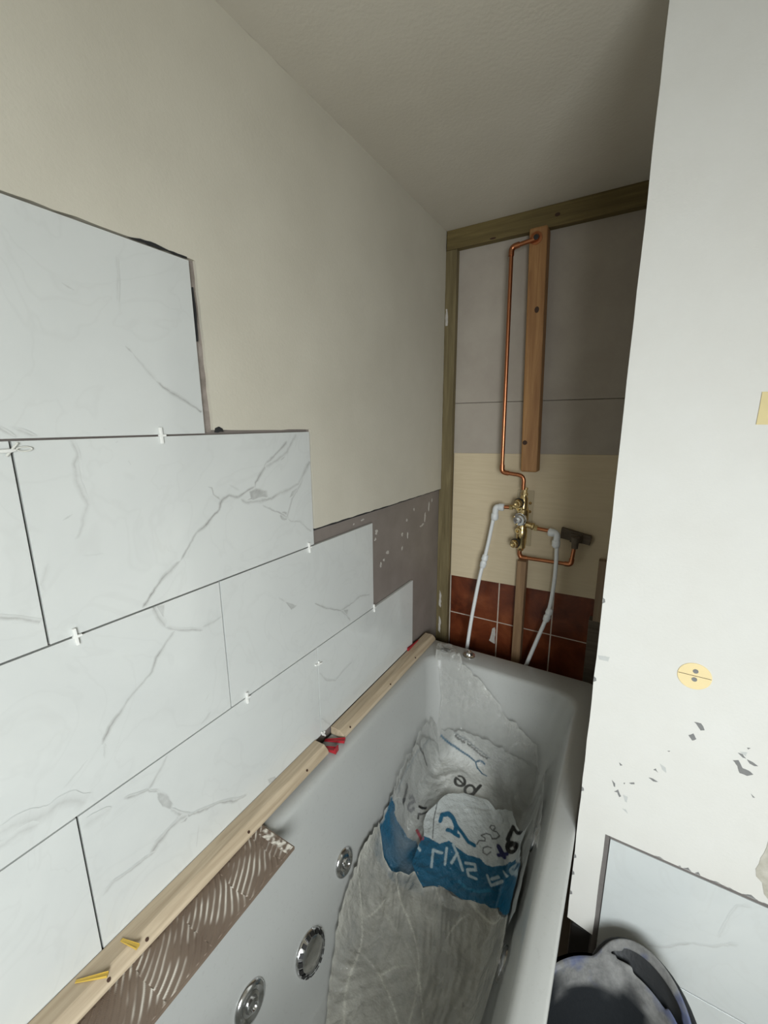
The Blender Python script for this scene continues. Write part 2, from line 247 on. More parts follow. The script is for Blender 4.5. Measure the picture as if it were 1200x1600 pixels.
# ---- measured outlines of veins, prints and marks, in metres on their own surfaces
DATA = {"body":[[[0.1433,1.1071],[0.1446,1.2158],[0.1442,1.3318],[0.167,1.4513],[0.3002,1.4473],[0.4462,1.4479],[0.532,1.4522],[0.5774,1.2729],[0.6151,0.969],[0.6144,0.8786],[0.5996,0.8689],[0.5739,0.9044],[0.4999,
0.9911],[0.3986,0.9623],[0.2814,0.9545],[0.1893,0.9614],[0.1546,0.9519],[0.1479,1.0009]]],"flap":[[[0.2903,1.225],[0.264,1.1912],[0.2395,1.1553],[0.2404,1.1352],[0.2596,1.0936],[0.2567,1.0503],[0.2611,
1.0091],[0.2894,0.9845],[0.3186,0.9641],[0.346,0.9776],[0.3716,0.9861],[0.4258,0.9844],[0.4782,1.0013],[0.5255,1.0194],[0.5694,0.9205],[0.569,0.989],[0.5635,1.0677],[0.5399,1.1968],[0.5494,1.2212],[0.5674,
1.2046],[0.4885,1.3003],[0.4438,1.2587],[0.4074,1.2712],[0.3525,1.25]]],"blue_body":[[[0.1417,1.0894],[0.1538,1.095],[0.1579,1.0823],[0.1831,1.0971],[0.234,1.0911],[0.2853,1.0438],[0.3248,0.9612],[0.2461,
0.96],[0.1892,0.9712],[0.1608,0.9527],[0.1494,0.9517],[0.1472,0.9662],[0.1491,1.03]]],"blue_flap":[[[0.2091,1.0937],[0.2604,1.0936],[0.2896,1.0927],[0.3201,1.0875],[0.3405,1.1047],[0.3705,1.098],[0.4083,
1.0989],[0.4413,1.1114],[0.4577,1.1066],[0.4773,1.1142],[0.5002,1.1354],[0.5175,1.1649],[0.5346,1.1616],[0.5715,1.0524],[0.6057,0.8576],[0.5869,0.8553],[0.433,0.9397],[0.2951,0.9281]]],"white_body":[[[0.164,
1.3975],[0.2259,1.4407],[0.3434,1.4184],[0.402,1.3707],[0.3915,1.2911],[0.3295,1.2401],[0.2388,1.2728],[0.1848,1.3371]]],"lower":[[[0.2094,0.9738],[0.2864,0.9949],[0.319,0.9669],[0.3629,0.9863],[0.4276,
0.9855],[0.5207,1.0227],[0.565,0.9292],[0.5808,0.8075],[0.5746,0.7787],[0.5717,0.7497],[0.5672,0.7064],[0.406,0.5964],[0.287,0.5389],[0.2537,0.593],[0.1984,0.6802],[0.1648,0.768],[0.1504,0.8825],[0.1487,
0.9994],[0.1809,0.9757]]],"upper":[[[0.0851,1.58],[0.145,1.5958],[0.2215,1.5134],[0.2995,1.5016],[0.3689,1.4862],[0.435,1.4732],[0.5243,1.4694],[0.5839,1.4075],[0.5605,1.4475],[0.6185,0.9772],[0.6236,0.8905],
[0.5469,1.1807],[0.4932,1.2867],[0.4443,1.2584],[0.4069,1.2715],[0.3532,1.2504],[0.2892,1.2248],[0.2094,1.3572],[0.1712,1.1659],[0.1503,1.0774],[0.1421,1.1268],[0.1406,1.248],[0.1396,1.4238],[0.1537,1.4775],
[0.1301,1.5011],[0.1055,1.5155]]],"strokes":[["blue",0.0022,[[0.1563,1.4451],[0.197,1.436],[0.2611,1.42],[0.3259,1.405]]],["blue",0.0026,[[0.3581,1.3835],[0.3367,1.3923],[0.3268,1.4026],[0.329,1.4077],
[0.3375,1.4123],[0.3496,1.413],[0.3587,1.4103]]],["blue",0.0022,[[0.3581,1.3835],[0.3739,1.3841]]],["grey",0.0016,[[0.1528,1.4476],[0.1511,1.3839],[0.1513,1.3158],[0.1485,1.2674],[0.1467,1.2118],[0.1448,
1.1675],[0.1478,1.124]]],["black",0.0035,[[0.1476,1.2911],[0.1566,1.3052],[0.1646,1.3031],[0.1719,1.3021]]],["grey",0.0014,[[0.2204,1.4476],[0.2971,1.435],[0.3714,1.4252]]],["dark",0.0019,[[0.227,1.4429],
[0.2334,1.4423]]],["dark",0.0019,[[0.2364,1.441],[0.2432,1.4394]]],["dark",0.0019,[[0.2456,1.4391],[0.2518,1.4389]]],["dark",0.0019,[[0.2547,1.4376],[0.2619,1.4351]]],["dark",0.0019,[[0.2638,1.4361],[0.2705,
1.4344]]],["dark",0.0019,[[0.2817,1.433],[0.2883,1.4312]]],["dark",0.0019,[[0.2905,1.4314],[0.2964,1.4315]]],["dark",0.0019,[[0.2994,1.4298],[0.3052,1.4299]]],["dark",0.0019,[[0.308,1.4286],[0.3138,1.4286]]],
["dark",0.0019,[[0.3166,1.4273],[0.3224,1.4274]]],["dark",0.0019,[[0.3251,1.4261],[0.3313,1.4251]]],["dark",0.0019,[[0.3335,1.4252],[0.3402,1.423]]],["dark",0.0019,[[0.342,1.424],[0.3481,1.423]]],["dark",
0.0019,[[0.3503,1.4231],[0.3557,1.4239]]],["dark",0.0019,[[0.3584,1.4226],[0.3639,1.423]]],["black",0.0056,[[0.2838,1.3146],[0.2836,1.3086],[0.2843,1.303],[0.2861,1.2976],[0.2889,1.2929],[0.2924,1.2891],
[0.2964,1.2867],[0.3008,1.2853],[0.3051,1.2856],[0.3091,1.2873],[0.3126,1.2901],[0.3154,1.2942],[0.3173,1.2989],[0.3181,1.3042],[0.3178,1.3099],[0.3165,1.3151],[0.3141,1.3202],[0.3107,1.3246],[0.3067,1.328],
[0.3022,1.3299],[0.2978,1.3302],[0.2934,1.3293],[0.2897,1.3265]]],["black",0.0046,[[0.317,1.3005],[0.2838,1.3146]]],["black",0.0056,[[0.3279,1.2952],[0.3273,1.2894],[0.3281,1.2834],[0.3301,1.2785],[0.3331,
1.2743],[0.3371,1.2713],[0.3415,1.2698],[0.346,1.2701],[0.3503,1.272],[0.3541,1.2754],[0.3571,1.2797],[0.359,1.285],[0.3597,1.2908],[0.3589,1.2969],[0.357,1.3023],[0.354,1.3065],[0.3501,1.3096],[0.3456,
1.3111],[0.3409,1.3112],[0.3364,1.3092],[0.3326,1.3057],[0.3296,1.301],[0.3279,1.2952]]],["black",0.0058,[[0.3551,1.2658],[0.3693,1.3306]]],["dark",0.0035,[[0.1574,1.1758],[0.1601,1.1589],[0.1623,1.1355]]],
["grey2",0.0035,[[0.1697,1.1687],[0.1749,1.183],[0.1832,1.1818],[0.1746,1.1595],[0.174,1.1449],[0.1834,1.1507],[0.1877,1.1666]]],["black",0.0045,[[0.2009,1.1833],[0.2237,1.1867]]],["dark",0.0035,[[0.2356,
1.1785],[0.2069,1.1654],[0.2104,1.1543]]],["dark",0.0016,[[0.264,1.1912],[0.2698,1.1499],[0.2903,1.0957]]],["blue",0.0075,[[0.2937,1.1499],[0.2927,1.1646],[0.3126,1.1717],[0.3319,1.1646],[0.3483,1.1488],
[0.352,1.1298]]],["blue",0.006,[[0.3258,1.1302],[0.3644,1.1282]]],["blue",0.006,[[0.3471,1.1519],[0.3778,1.1392],[0.3964,1.1311],[0.415,1.1329]]],["dark",0.0017,[[0.4502,1.2003],[0.4422,1.2012],[0.443,
1.2106],[0.4526,1.2175],[0.4566,1.2112],[0.4523,1.2001],[0.4635,1.2078],[0.4737,1.206],[0.4671,1.1898],[0.4569,1.1795],[0.4492,1.1856],[0.437,1.1812],[0.4241,1.1678],[0.4372,1.1691],[0.4395,1.1621],[0.4234,
1.1529],[0.4206,1.1387]]],["dark",0.0017,[[0.462,1.1574],[0.4497,1.1542],[0.4401,1.1429],[0.443,1.1308],[0.4552,1.1316],[0.4634,1.147]]],["black",0.006,[[0.4965,1.214],[0.5028,1.2611],[0.533,1.2418]]],
["black",0.0075,[[0.5264,1.2064],[0.5268,1.2024],[0.5261,1.1992],[0.5241,1.1973],[0.5213,1.196],[0.5179,1.1951],[0.5144,1.1939],[0.5109,1.1926],[0.5077,1.1917],[0.5049,1.1922],[0.5028,1.1937],[0.5015,1.1962],
[0.5011,1.1998],[0.5017,1.2038],[0.5032,1.2078],[0.5055,1.2121],[0.5084,1.216],[0.5117,1.2189],[0.5153,1.2198],[0.5189,1.2186],[0.5221,1.2156],[0.5248,1.2111],[0.5264,1.2064]]],["navy",0.01,[[0.482,1.175],
[0.4968,1.1668]]],["navy",0.005,[[0.4843,1.1519],[0.5056,1.1818]]],["white",0.0042,[[0.3198,1.0224],[0.3058,1.066],[0.3347,1.0675]]],["white",0.0042,[[0.3432,1.0841],[0.3547,1.0432]]],["white",0.0042,[[0.3586,
1.0988],[0.3814,1.0801],[0.4063,1.0544]]],["white",0.0042,[[0.3777,1.0848],[0.3707,1.0548]]],["white",0.0042,[[0.4078,1.0748],[0.4328,1.0875],[0.4397,1.0753],[0.4183,1.0615],[0.4262,1.05],[0.4479,1.0546]]],
["white",0.0042,[[0.4726,1.0828],[0.4888,1.0649],[0.5126,1.0979]]],["white",0.0042,[[0.4853,1.0822],[0.5011,1.1011]]],["white",0.0042,[[0.5102,1.1259],[0.5235,1.1142]]],["white",0.0042,[[0.5561,1.0732],
[0.5553,1.0736],[0.5536,1.0768],[0.5511,1.0824],[0.5481,1.0896],[0.5448,1.0972],[0.5413,1.1048],[0.5379,1.1117],[0.5348,1.1179],[0.532,1.1235],[0.5296,1.1281],[0.5278,1.1321],[0.5265,1.1356],[0.5257,1.1385],
[0.5255,1.1413],[0.526,1.143],[0.527,1.1445],[0.5286,1.1444],[0.5306,1.1436],[0.5332,1.1411],[0.5361,1.1373],[0.5393,1.1312],[0.5427,1.1233]]],["white",0.003,[[0.5442,1.1023],[0.5706,1.0114]]],["faint",
0.004,[[0.4072,1.0234],[0.4308,1.0179],[0.46,1.0247],[0.4898,1.0504]]],["red",0.005,[[0.2222,1.1205],[0.2457,1.1026],[0.2595,1.0859]]],["white",0.004,[[0.2535,1.075],[0.2523,1.0602],[0.2669,1.0533]]]],
"veins":[[0.0045,0.9,[[0.54,-0.234],[0.559,-0.211],[0.572,-0.196],[0.578,-0.188],[0.596,-0.181],[0.615,-0.166],[0.635,-0.152],[0.643,-0.134],[0.663,-0.127],[0.685,-0.134],[0.714,-0.122],[0.733,-0.117]]],
[0.005,0.9,[[0.733,-0.12],[0.736,-0.109],[0.75,-0.093],[0.765,-0.077],[0.788,-0.059],[0.822,-0.037],[0.841,-0.022]]],[0.006,0.6,[[0.767,-0.078],[0.808,-0.063],[0.839,-0.047],[0.858,-0.024],[0.875,-0.006]]],
[0.006,0.7,[[0.692,-0.139],[0.705,-0.149],[0.719,-0.15],[0.752,-0.152],[0.78,-0.151],[0.81,-0.143],[0.84,-0.138],[0.873,-0.129],[0.894,-0.106],[0.915,-0.081],[0.926,-0.066]]],[0.004,0.7,[[0.751,-0.162],
[0.778,-0.178],[0.806,-0.192],[0.826,-0.206],[0.837,-0.185],[0.847,-0.164],[0.877,-0.136],[0.893,-0.112]]],[0.004,0.6,[[0.83,-0.21],[0.839,-0.22],[0.871,-0.225],[0.899,-0.251],[0.916,-0.262]]],[0.003,0.7,
[[0.64,-0.133],[0.626,-0.119],[0.623,-0.106],[0.614,-0.102]]],[0.004,0.4,[[0.664,-0.103],[0.678,-0.112],[0.69,-0.12]]],[0.005,0.9,[[0.54,-0.234],[0.506,-0.253],[0.486,-0.271],[0.47,-0.289],[0.46,-0.297]]],
[0.005,0.45,[[0.392,-0.003],[0.399,-0.021],[0.392,-0.038],[0.391,-0.067],[0.401,-0.101],[0.392,-0.122],[0.385,-0.143],[0.376,-0.151]]],[0.003,0.6,[[0.365,-0.119],[0.379,-0.112]]],[0.003,0.7,[[0.47,-0.039],
[0.473,-0.046]]],[0.003,0.6,[[0.454,-0.009],[0.458,-0.007]]],[0.004,0.7,[[0.262,-0.233],[0.275,-0.237],[0.291,-0.243],[0.309,-0.256],[0.322,-0.266]]],[0.003,0.3,[[0.338,-0.178],[0.326,-0.206],[0.327,-0.216]]],
[0.003,0.3,[[0.382,-0.178],[0.413,-0.184]]],[0.007,0.6,[[0.475,-0.293],[0.484,-0.32],[0.496,-0.351]]],[0.004,0.7,[[0.496,-0.351],[0.514,-0.364],[0.535,-0.374],[0.571,-0.391]]],[0.004,0.6,[[0.571,-0.384],
[0.597,-0.384],[0.616,-0.38]]],[0.005,0.8,[[0.513,-0.365],[0.495,-0.38],[0.473,-0.4],[0.461,-0.424],[0.439,-0.437],[0.415,-0.452],[0.399,-0.467],[0.38,-0.483],[0.371,-0.497],[0.366,-0.506]]],[0.003,0.3,
[[0.368,-0.506],[0.366,-0.533]]],[0.003,0.35,[[0.342,-0.517],[0.329,-0.526],[0.303,-0.54]]],[0.014,0.32,[[0.213,-0.545],[0.227,-0.546],[0.241,-0.546],[0.262,-0.559],[0.28,-0.563],[0.294,-0.56],[0.311,-0.567],
[0.33,-0.591]]],[0.01,0.3,[[0.214,-0.565],[0.226,-0.566],[0.246,-0.564],[0.268,-0.571]]],[0.003,0.4,[[0.57,-0.536],[0.558,-0.548]]],[0.003,0.3,[[0.57,-0.579],[0.543,-0.594]]],[0.004,0.7,[[0.914,-0.467],
[0.957,-0.499],[1.032,-0.538],[1.091,-0.537],[1.136,-0.53],[1.194,-0.546]]],[0.004,0.6,[[1.032,-0.538],[1.056,-0.561],[1.08,-0.593]]],[0.004,0.4,[[0.782,-0.399],[0.803,-0.419]]],[0.006,0.6,[[0.467,-0.609],
[0.456,-0.622],[0.435,-0.643],[0.424,-0.65]]],[0.004,0.7,[[0.384,-0.632],[0.405,-0.642],[0.424,-0.65],[0.442,-0.669]]],[0.004,0.8,[[0.461,-0.726],[0.48,-0.76],[0.497,-0.776],[0.536,-0.797],[0.567,-0.809],
[0.605,-0.841],[0.639,-0.855]]],[0.007,0.7,[[0.493,-0.772],[0.479,-0.767],[0.456,-0.767],[0.429,-0.776],[0.411,-0.787]]],[0.005,0.6,[[0.422,-0.789],[0.401,-0.785],[0.376,-0.783],[0.348,-0.776],[0.328,-0.784]]],
[0.008,0.3,[[0.319,-0.629],[0.333,-0.63],[0.363,-0.631]]],[0.003,0.4,[[0.513,-0.819],[0.502,-0.864]]],[0.004,0.5,[[0.921,-0.686],[0.952,-0.73],[0.995,-0.755],[1.033,-0.743],[1.083,-0.738]]],[0.004,0.35,
[[0.92,-0.835],[0.961,-0.888]]],[0.003,0.9,[[0.489,0.142],[0.499,0.133]]],[0.0028,0.5,[[0.499,0.133],[0.518,0.11],[0.533,0.092]]],[0.004,0.9,[[0.533,0.092],[0.552,0.078],[0.583,0.062],[0.605,0.049],[0.62,
0.037]]],[0.003,0.5,[[0.412,0.215],[0.427,0.209]]],[0.003,0.3,[[0.493,0.274],[0.491,0.24],[0.486,0.206]]],[0.004,0.45,[[0.308,0.017],[0.314,0.015],[0.328,0.004]]],[0.003,0.4,[[0.328,0.015],[0.352,0.004]]],
[0.003,0.6,[[0.438,0.014],[0.443,0.012]]]],"blots":[[0.7,[[0.716,-0.126],[0.736,-0.122],[0.766,-0.132],[0.768,-0.146],[0.748,-0.154],[0.719,-0.154],[0.698,-0.147],[0.72,-0.141]]],[0.6,[[0.832,-0.204],[0.83,
-0.209],[0.824,-0.212],[0.817,-0.212],[0.81,-0.209],[0.806,-0.204],[0.804,-0.198],[0.807,-0.193],[0.812,-0.19],[0.819,-0.19],[0.826,-0.193],[0.83,-0.198]]],[0.55,[[0.44,-0.667],[0.457,-0.689],[0.466,-0.718],
[0.461,-0.728],[0.446,-0.707],[0.44,-0.686]]],[0.6,[[0.473,-0.745],[0.498,-0.771],[0.487,-0.782],[0.469,-0.77]]],[0.6,[[0.803,-0.419],[0.845,-0.447],[0.823,-0.45]]],[0.6,[[1.036,-0.539],[1.069,-0.55],[1.062,
-0.569]]],[0.55,[[0.706,-0.867],[0.729,-0.878],[0.737,-0.898],[0.709,-0.882]]],[0.5,[[0.812,-0.061],[0.839,-0.041],[0.843,-0.051],[0.82,-0.066]]],[0.4,[[0.475,-0.295],[0.499,-0.307],[0.494,-0.337],[0.485,
-0.324]]],[0.5,[[0.839,-0.16],[0.849,-0.145],[0.877,-0.136],[0.867,-0.151]]]],"marks":[[[0.87,-0.552],[0.875,-0.551],[0.881,-0.551],[0.885,-0.556],[0.888,-0.563],[0.882,-0.566],[0.876,-0.558]],[[0.865,
-0.584],[0.872,-0.577],[0.876,-0.584],[0.878,-0.587],[0.872,-0.593]],[[0.936,-0.608],[0.944,-0.604],[0.952,-0.618],[0.963,-0.62],[0.968,-0.624],[0.96,-0.631],[0.949,-0.63],[0.944,-0.617]],[[0.955,-0.597],
[0.964,-0.599],[0.972,-0.604],[0.967,-0.606],[0.96,-0.604]],[[0.941,-0.589],[0.948,-0.589],[0.954,-0.596],[0.949,-0.596]],[[0.812,-0.709],[0.82,-0.708],[0.829,-0.711],[0.821,-0.714]],[[0.748,-0.747],[0.755,
-0.753],[0.756,-0.762],[0.753,-0.761]],[[0.755,-0.774],[0.762,-0.765],[0.769,-0.779],[0.766,-0.783],[0.761,-0.773]],[[0.78,-0.739],[0.789,-0.733],[0.79,-0.737],[0.784,-0.74]],[[0.757,-0.698],[0.764,-0.702],
[0.76,-0.705]],[[0.97,-0.665],[0.977,-0.671],[0.974,-0.672]],[[0.952,-0.573],[0.957,-0.572],[0.954,-0.576]],[[0.818,-0.687],[0.822,-0.682],[0.827,-0.69],[0.822,-0.687]],[[0.836,-0.633],[0.841,-0.631],[0.839,
-0.634]],[[0.77,-0.744],[0.773,-0.742],[0.772,-0.747]]],"faint_marks":[[[0.827,-0.667],[0.838,-0.672],[0.84,-0.684],[0.832,-0.679]],[[0.772,-0.773],[0.781,-0.774],[0.781,-0.789],[0.777,-0.788]],[[0.773,
-0.808],[0.781,-0.807],[0.786,-0.816]],[[0.943,-0.586],[0.954,-0.583],[0.953,-0.592]],[[0.695,-0.462],[0.717,-0.46],[0.715,-0.471],[0.698,-0.471]]],"nveins":[[0.004,0.6,[[0.855,-1.137],[0.894,-1.111],[0.905,
-1.095],[0.929,-1.071]]],[0.004,0.4,[[0.929,-1.071],[0.963,-1.052],[0.983,-1.031],[0.999,-1.016]]],[0.004,0.3,[[0.968,-1.024],[0.978,-0.957],[0.986,-0.925],[1.006,-0.914]]]],"bare":[[1.007,-0.752],[1.005,
-0.782],[0.999,-0.823],[1.002,-0.839],[1.012,-0.848],[1.018,-0.871],[1.025,-0.879],[1.062,-0.882],[1.049,-0.729]],"smudges":[[1.261,-0.346,0.0104,0.0091],[1.253,-0.368,0.005849999999999999,0.005849999999999999],
[1.335,-0.436,0.011699999999999999,0.0078],[1.284,-0.474,0.0078,0.011699999999999999],[1.308,-0.46,0.0052,0.0052],[1.444,-0.396,0.0065,0.0091],[1.488,-0.411,0.00715,0.013],[1.445,-0.456,0.005849999999999999,
0.00975],[1.683,-0.336,0.0078,0.02275],[1.647,-0.374,0.0104,0.0195],[1.617,-0.397,0.0169,0.0078],[1.483,-0.351,0.005849999999999999,0.00715],[1.177,-0.285,0.00845,0.0052],[1.127,-0.29,0.0039,0.0039],[1.545,
-0.316,0.0052,0.0078],[1.714,-0.303,0.0039,0.011699999999999999]]}
# ---- bath basin profile (all z here are relative: world z = z + 1.5) ----
RIM_Z=-.92; DEPTH=.455
IN=dict(l=.075,r=.637,n=.045,f=1.54)
PROF=dict(l=(.075,.055),r=(.08,.03),f=(.10,.07),n=(.24,.09))
_d=np.concatenate([np.linspace(0,.8,30),1-np.geomspace(.2,.0005,40)[1:],[1.]])
def inset(side,d):
    a,b=PROF[side]; d=np.asarray(d,float)
    return .006*(1-np.exp(-d*30))+a*d+b*(1-(1-d**5)**(1/2.5))
_tab={s:inset(s,_d) for s in PROF}
def bath_z(x,y,off=0.):
    """height of the basin surface under (x,y); outside the basin the rim"""
    x=np.asarray(x,float);y=np.asarray(y,float)
    ds=[]
    for s,v in (('l',x-IN['l']),('r',IN['r']-x),('f',IN['f']-y),('n',y-IN['n'])):
        ds.append(np.interp(v-off,_tab[s],_d,left=0.,right=1.))
    d=np.minimum.reduce(ds)
    return RIM_Z-DEPTH*d
def bump(x,y):
    x=np.asarray(x,float);y=np.asarray(y,float)
    g=lambda cx,cy,sx,sy,a:a*np.exp(-(((x-cx)/sx)**2+((y-cy)/sy)**2)**1.3)
    return .006+g(.33,1.30,.22,.19,.13)+g(.40,1.02,.19,.14,.055)
def bag_z(x,y):
    return bath_z(x,y,.012)+bump(x,y)

# ------------------------------------------------------------------ room shell
RX = 1.95; FY = -.75
mb = MB(); mb.box(-.12, RX+.1, FY-.1, 1.95, -1.56, -1.5); struct(mb.build('floor', M['floor']))
mb = MB(); mb.box(-.12, RX+.1, FY-.1, 1.95, .7517, .82); struct(mb.build('ceiling', M['ceiling']))
mb = MB(); mb.box(-.12, -.012, FY-.1, 1.95, -1.5, .7517); wall_left = struct(mb.build('wall_left', M['backing']))
mb = MB(); mb.box(-.012, .76, 1.836, 1.95, -1.5, .7517); wall_back = struct(mb.build('wall_back', M['grout']))
mb = MB(); mb.box(.70, RX, 1.020, 1.836, -1.5, .7517); wall_nib = struct(mb.build('wall_right', M['gap']))
mb = MB(); mb.box(RX, RX+.1, FY-.1, 1.02, -1.5, .7517); struct(mb.build('wall_far_right', M['paint_room']))
mb = MB(); w = WIN
mb.box(-.012, w['x0'], FY-.1, FY, -1.5, .7517); mb.box(w['x1'], RX, FY-.1, FY, -1.5, .7517)
mb.box(w['x0'], w['x1'], FY-.1, FY, -1.5, w['z0']); mb.box(w['x0'], w['x1'], FY-.1, FY, w['z1'], .7517)
struct(mb.build('wall_front', M['paint_room']))
mb = MB()
for a in (w['x0'], w['x1']-.04): mb.box(a, a+.04, FY-.005, FY+.02, w['z0'], w['z1'])
for a in (w['z0'], w['z1']-.04): mb.box(w['x0']+.04, w['x1']-.04, FY-.005, FY+.02, a, a+.04)
struct(mb.build('window_1', M['white_plastic'], bevel=.003))

# left wall: cream plaster layer cut back round the tiles
pl = [(FY, .7517), (FY, .309), (.6215, .309), (.634, .309), (.640, .0075), (.9305, .0035), (.9305, -.2585), (1.7845, -.268), (1.7845, .7517)]
mb = MB(); mb.prism(jag(pl, .025, .0011, 3), 'x', -.012, -.0012); mb.build('plaster_layer', M['paint_left'], wall_left)
# dark gaps along the top tile and crumbs of old plaster
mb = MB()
mb.prism(jag([(.515, .3075), (.617, .3070), (.617, .3095), (.575, .3105), (.560, .3125), (.535, .3115)], .008, .0008, 1), 'x', -.0015, .0004)
mb.prism(jag([(.6225, .170), (.6245, .170), (.6265, .215), (.6245, .262), (.6225, .262)], .012, .0005, 5), 'x', -.0085, -.0006)
mb.prism(jag([(.9255, -.2585), (1.784, -.268), (1.784, -.270), (1.35, -.2675), (.9255, -.2630)], .03, .0006, 15), 'x', -.0119, -.0015)  # thin dark strip along the plaster's lower edge
mb.prism(jag([(.642, .003), (.662, .0035), (.660, .010), (.652, .014), (.644, .011)], .006, .0015, 6), 'x', -.0015, .0015)
mb.build('dark_edge', M['dark'], wall_left)
def ribbon(mb, pts, w, a, rect, plane, seed=0):
    """a marble vein printed on the tile face: soft-edged strip in the tile's own mesh"""
    rnd = random.Random(seed); d = []
    for p, q in zip(pts, pts[1:]):
        n = max(1, int(math.dist(p, q)/.006))
        for k in range(n): t = k/n; d.append((p[0]+(q[0]-p[0])*t, p[1]+(q[1]-p[1])*t))
    d.append(tuple(pts[-1]))
    for i in range(1, len(d)-1): d[i] = (d[i][0]+rnd.uniform(-.0009, .0009), d[i][1]+rnd.uniform(-.0009, .0009))
    rows = []
    def flush():
        if len(rows) > 1:
            vs = []; cs = []; fs = []
            for r in rows:
                for (pt, c) in r: vs.append(plane(*pt)); cs.append(c)
            for i in range(len(rows)-1):
                for k in range(4): a0 = i*5+k; fs.append((a0, a0+1, a0+6, a0+5))
            mb.add(vs, fs, cs)
        rows.clear()
    y0, y1, z0, z1 = rect
    for i, p in enumerate(d):
        q0 = d[max(i-1, 0)]; q1 = d[min(i+1, len(d)-1)]; L = math.dist(q0, q1) or 1; nx, ny = -(q1[1]-q0[1])/L, (q1[0]-q0[0])/L
        ww = w*(.55+.9*abs(noise.noise((p[0]*26, p[1]*26, w*900)))) ; aa = a*(.75+.5*noise.noise((p[0]*20, p[1]*20, 5)))
        if i in (0, len(d)-1): ww *= .4; aa *= .4
        ins = y0+.001 < p[0] < y1-.001 and z0+.001 < p[1] < z1-.001
        if not ins: flush(); continue
        cl = lambda u, v: (min(max(u, y0+.0005), y1-.0005), min(max(v, z0+.0005), z1-.0005))
        rows.append([(cl(p[0]+nx*ww*s, p[1]+ny*ww*s), c) for s, c in ((-1.3, 0), (-.45, aa*.55), (0, aa), (.45, aa*.45), (1.3, 0))])
    flush()
def blot(mb, a, poly, rect, plane):
    cx = sum(p[0] for p in poly)/len(poly); cy = sum(p[1] for p in poly)/len(poly); y0, y1, z0, z1 = rect
    if not (y0 < cx < y1 and z0 < cy < z1): return
    poly = jag([tuple(p) for p in poly], .004, .0006, 2); n = len(poly); vs = []; cs = []
    cl = lambda u, v: (min(max(u, y0+.0005), y1-.0005), min(max(v, z0+.0005), z1-.0005))
    for s, c in ((1.12, 0), (.85, a*.9), (.4, a*.75)):
        for p in poly: vs.append(plane(*cl(cx+(p[0]-cx)*s, cy+(p[1]-cy)*s))); cs.append(c)
    vs.append(plane(cx, cy)); cs.append(a*.7); fs = []
    for r in range(2):
        for i in range(n): j = (i+1) % n; fs.append((r*n+i, r*n+j, (r+1)*n+j, (r+1)*n+i))
    for i in range(n): fs.append((2*n+i, 2*n+(i+1) % n, 3*n))
    mb.add(vs, fs, cs)
G1 = .0016
def outward(o, ax, lim, s):
    # the printed veins must face the room like the glaze they lie on
    bm = bmesh.new(); bm.from_mesh(o.data)
    for f in bm.faces:
        if all(v.co[ax]*s > lim for v in f.verts) and f.normal[ax]*s < 0: f.normal_flip()
    bm.to_mesh(o.data); bm.free(); return o
def wall_tile(y0, y1, z0, z1, depth=.009):
    mb = MB(); y0 += G1; y1 -= G1; z0 += G1; z1 -= G1; e = .00025
    # front face first, a tiny arris, then the sides
    mb.add([(0, y0+e, z0+e), (0, y1-e, z0+e), (0, y1-e, z1-e), (0, y0+e, z1-e), (-e, y0, z0), (-e, y1, z0), (-e, y1, z1), (-e, y0, z1), (-depth, y0, z0), (-depth, y1, z0), (-depth, y1, z1), (-depth, y0, z1)],
           [(0, 1, 2, 3), (4, 5, 1, 0), (5, 6, 2, 1), (6, 7, 3, 2), (7, 4, 0, 3), (8, 9, 5, 4), (9, 10, 6, 5), (10, 11, 7, 6), (11, 8, 4, 7), (11, 10, 9, 8)])
    r = (y0, y1, z0, z1)
    for i, (w_, a, pts) in enumerate(DATA['veins']): ribbon(mb, pts, w_, a, r, lambda u, v: (.0004+.00001*i, u, v), i)
    for i, (a, poly) in enumerate(DATA['blots']): blot(mb, a, poly, r, lambda u, v: (.0002+.00001*i, u, v))
    return outward(mb.build('tile', M['tile'], wall_left), 0, .0001, 1)
H = .302
for y0, y1, r in ((.0193, .6213, -1), (.3215, .9245, 0), (-.2805, .3215, 0), (.6206, 1.219, 1), (.0186, .6206, 1), (.3147, .9167, 2), (.9167, 1.5174, 2), (-.2873, .3147, 2)):
    z1 = -r*H; z0 = z1-H
    if r == 2: z0 = -.8935
    if r == -1: z1 = .3062
    wall_tile(y0, y1, z0, z1)
mb = MB()                                                      # bed of adhesive seen in the open joint beside the top tile
mb.box(-.0118, -.0085, .6205, .640, .004, .309); mb.box(-.0118, -.0085, .924, .931, -.262, .004); mb.build('adhesive_bed', M['gap'], wall_left)
mb = MB(); rnd = random.Random(8)
for y, z, ry, rz in DATA['smudges']:
    for q in range(3):
        cy = y+rnd.uniform(-.6, .6)*ry; cz = z+rnd.uniform(-.6, .6)*rz; n = 9
        mb.prism([(cy+ry*rnd.uniform(.35, .8)*math.cos(6.283*k/n), cz+rz*rnd.uniform(.35, .8)*math.sin(6.283*k/n)) for k in range(n)], 'x', -.0121, -.0112-q*.0001)
o = mb.build('filler_smear', M['smudge'], wall_left); o['kind'] = 'stuff'

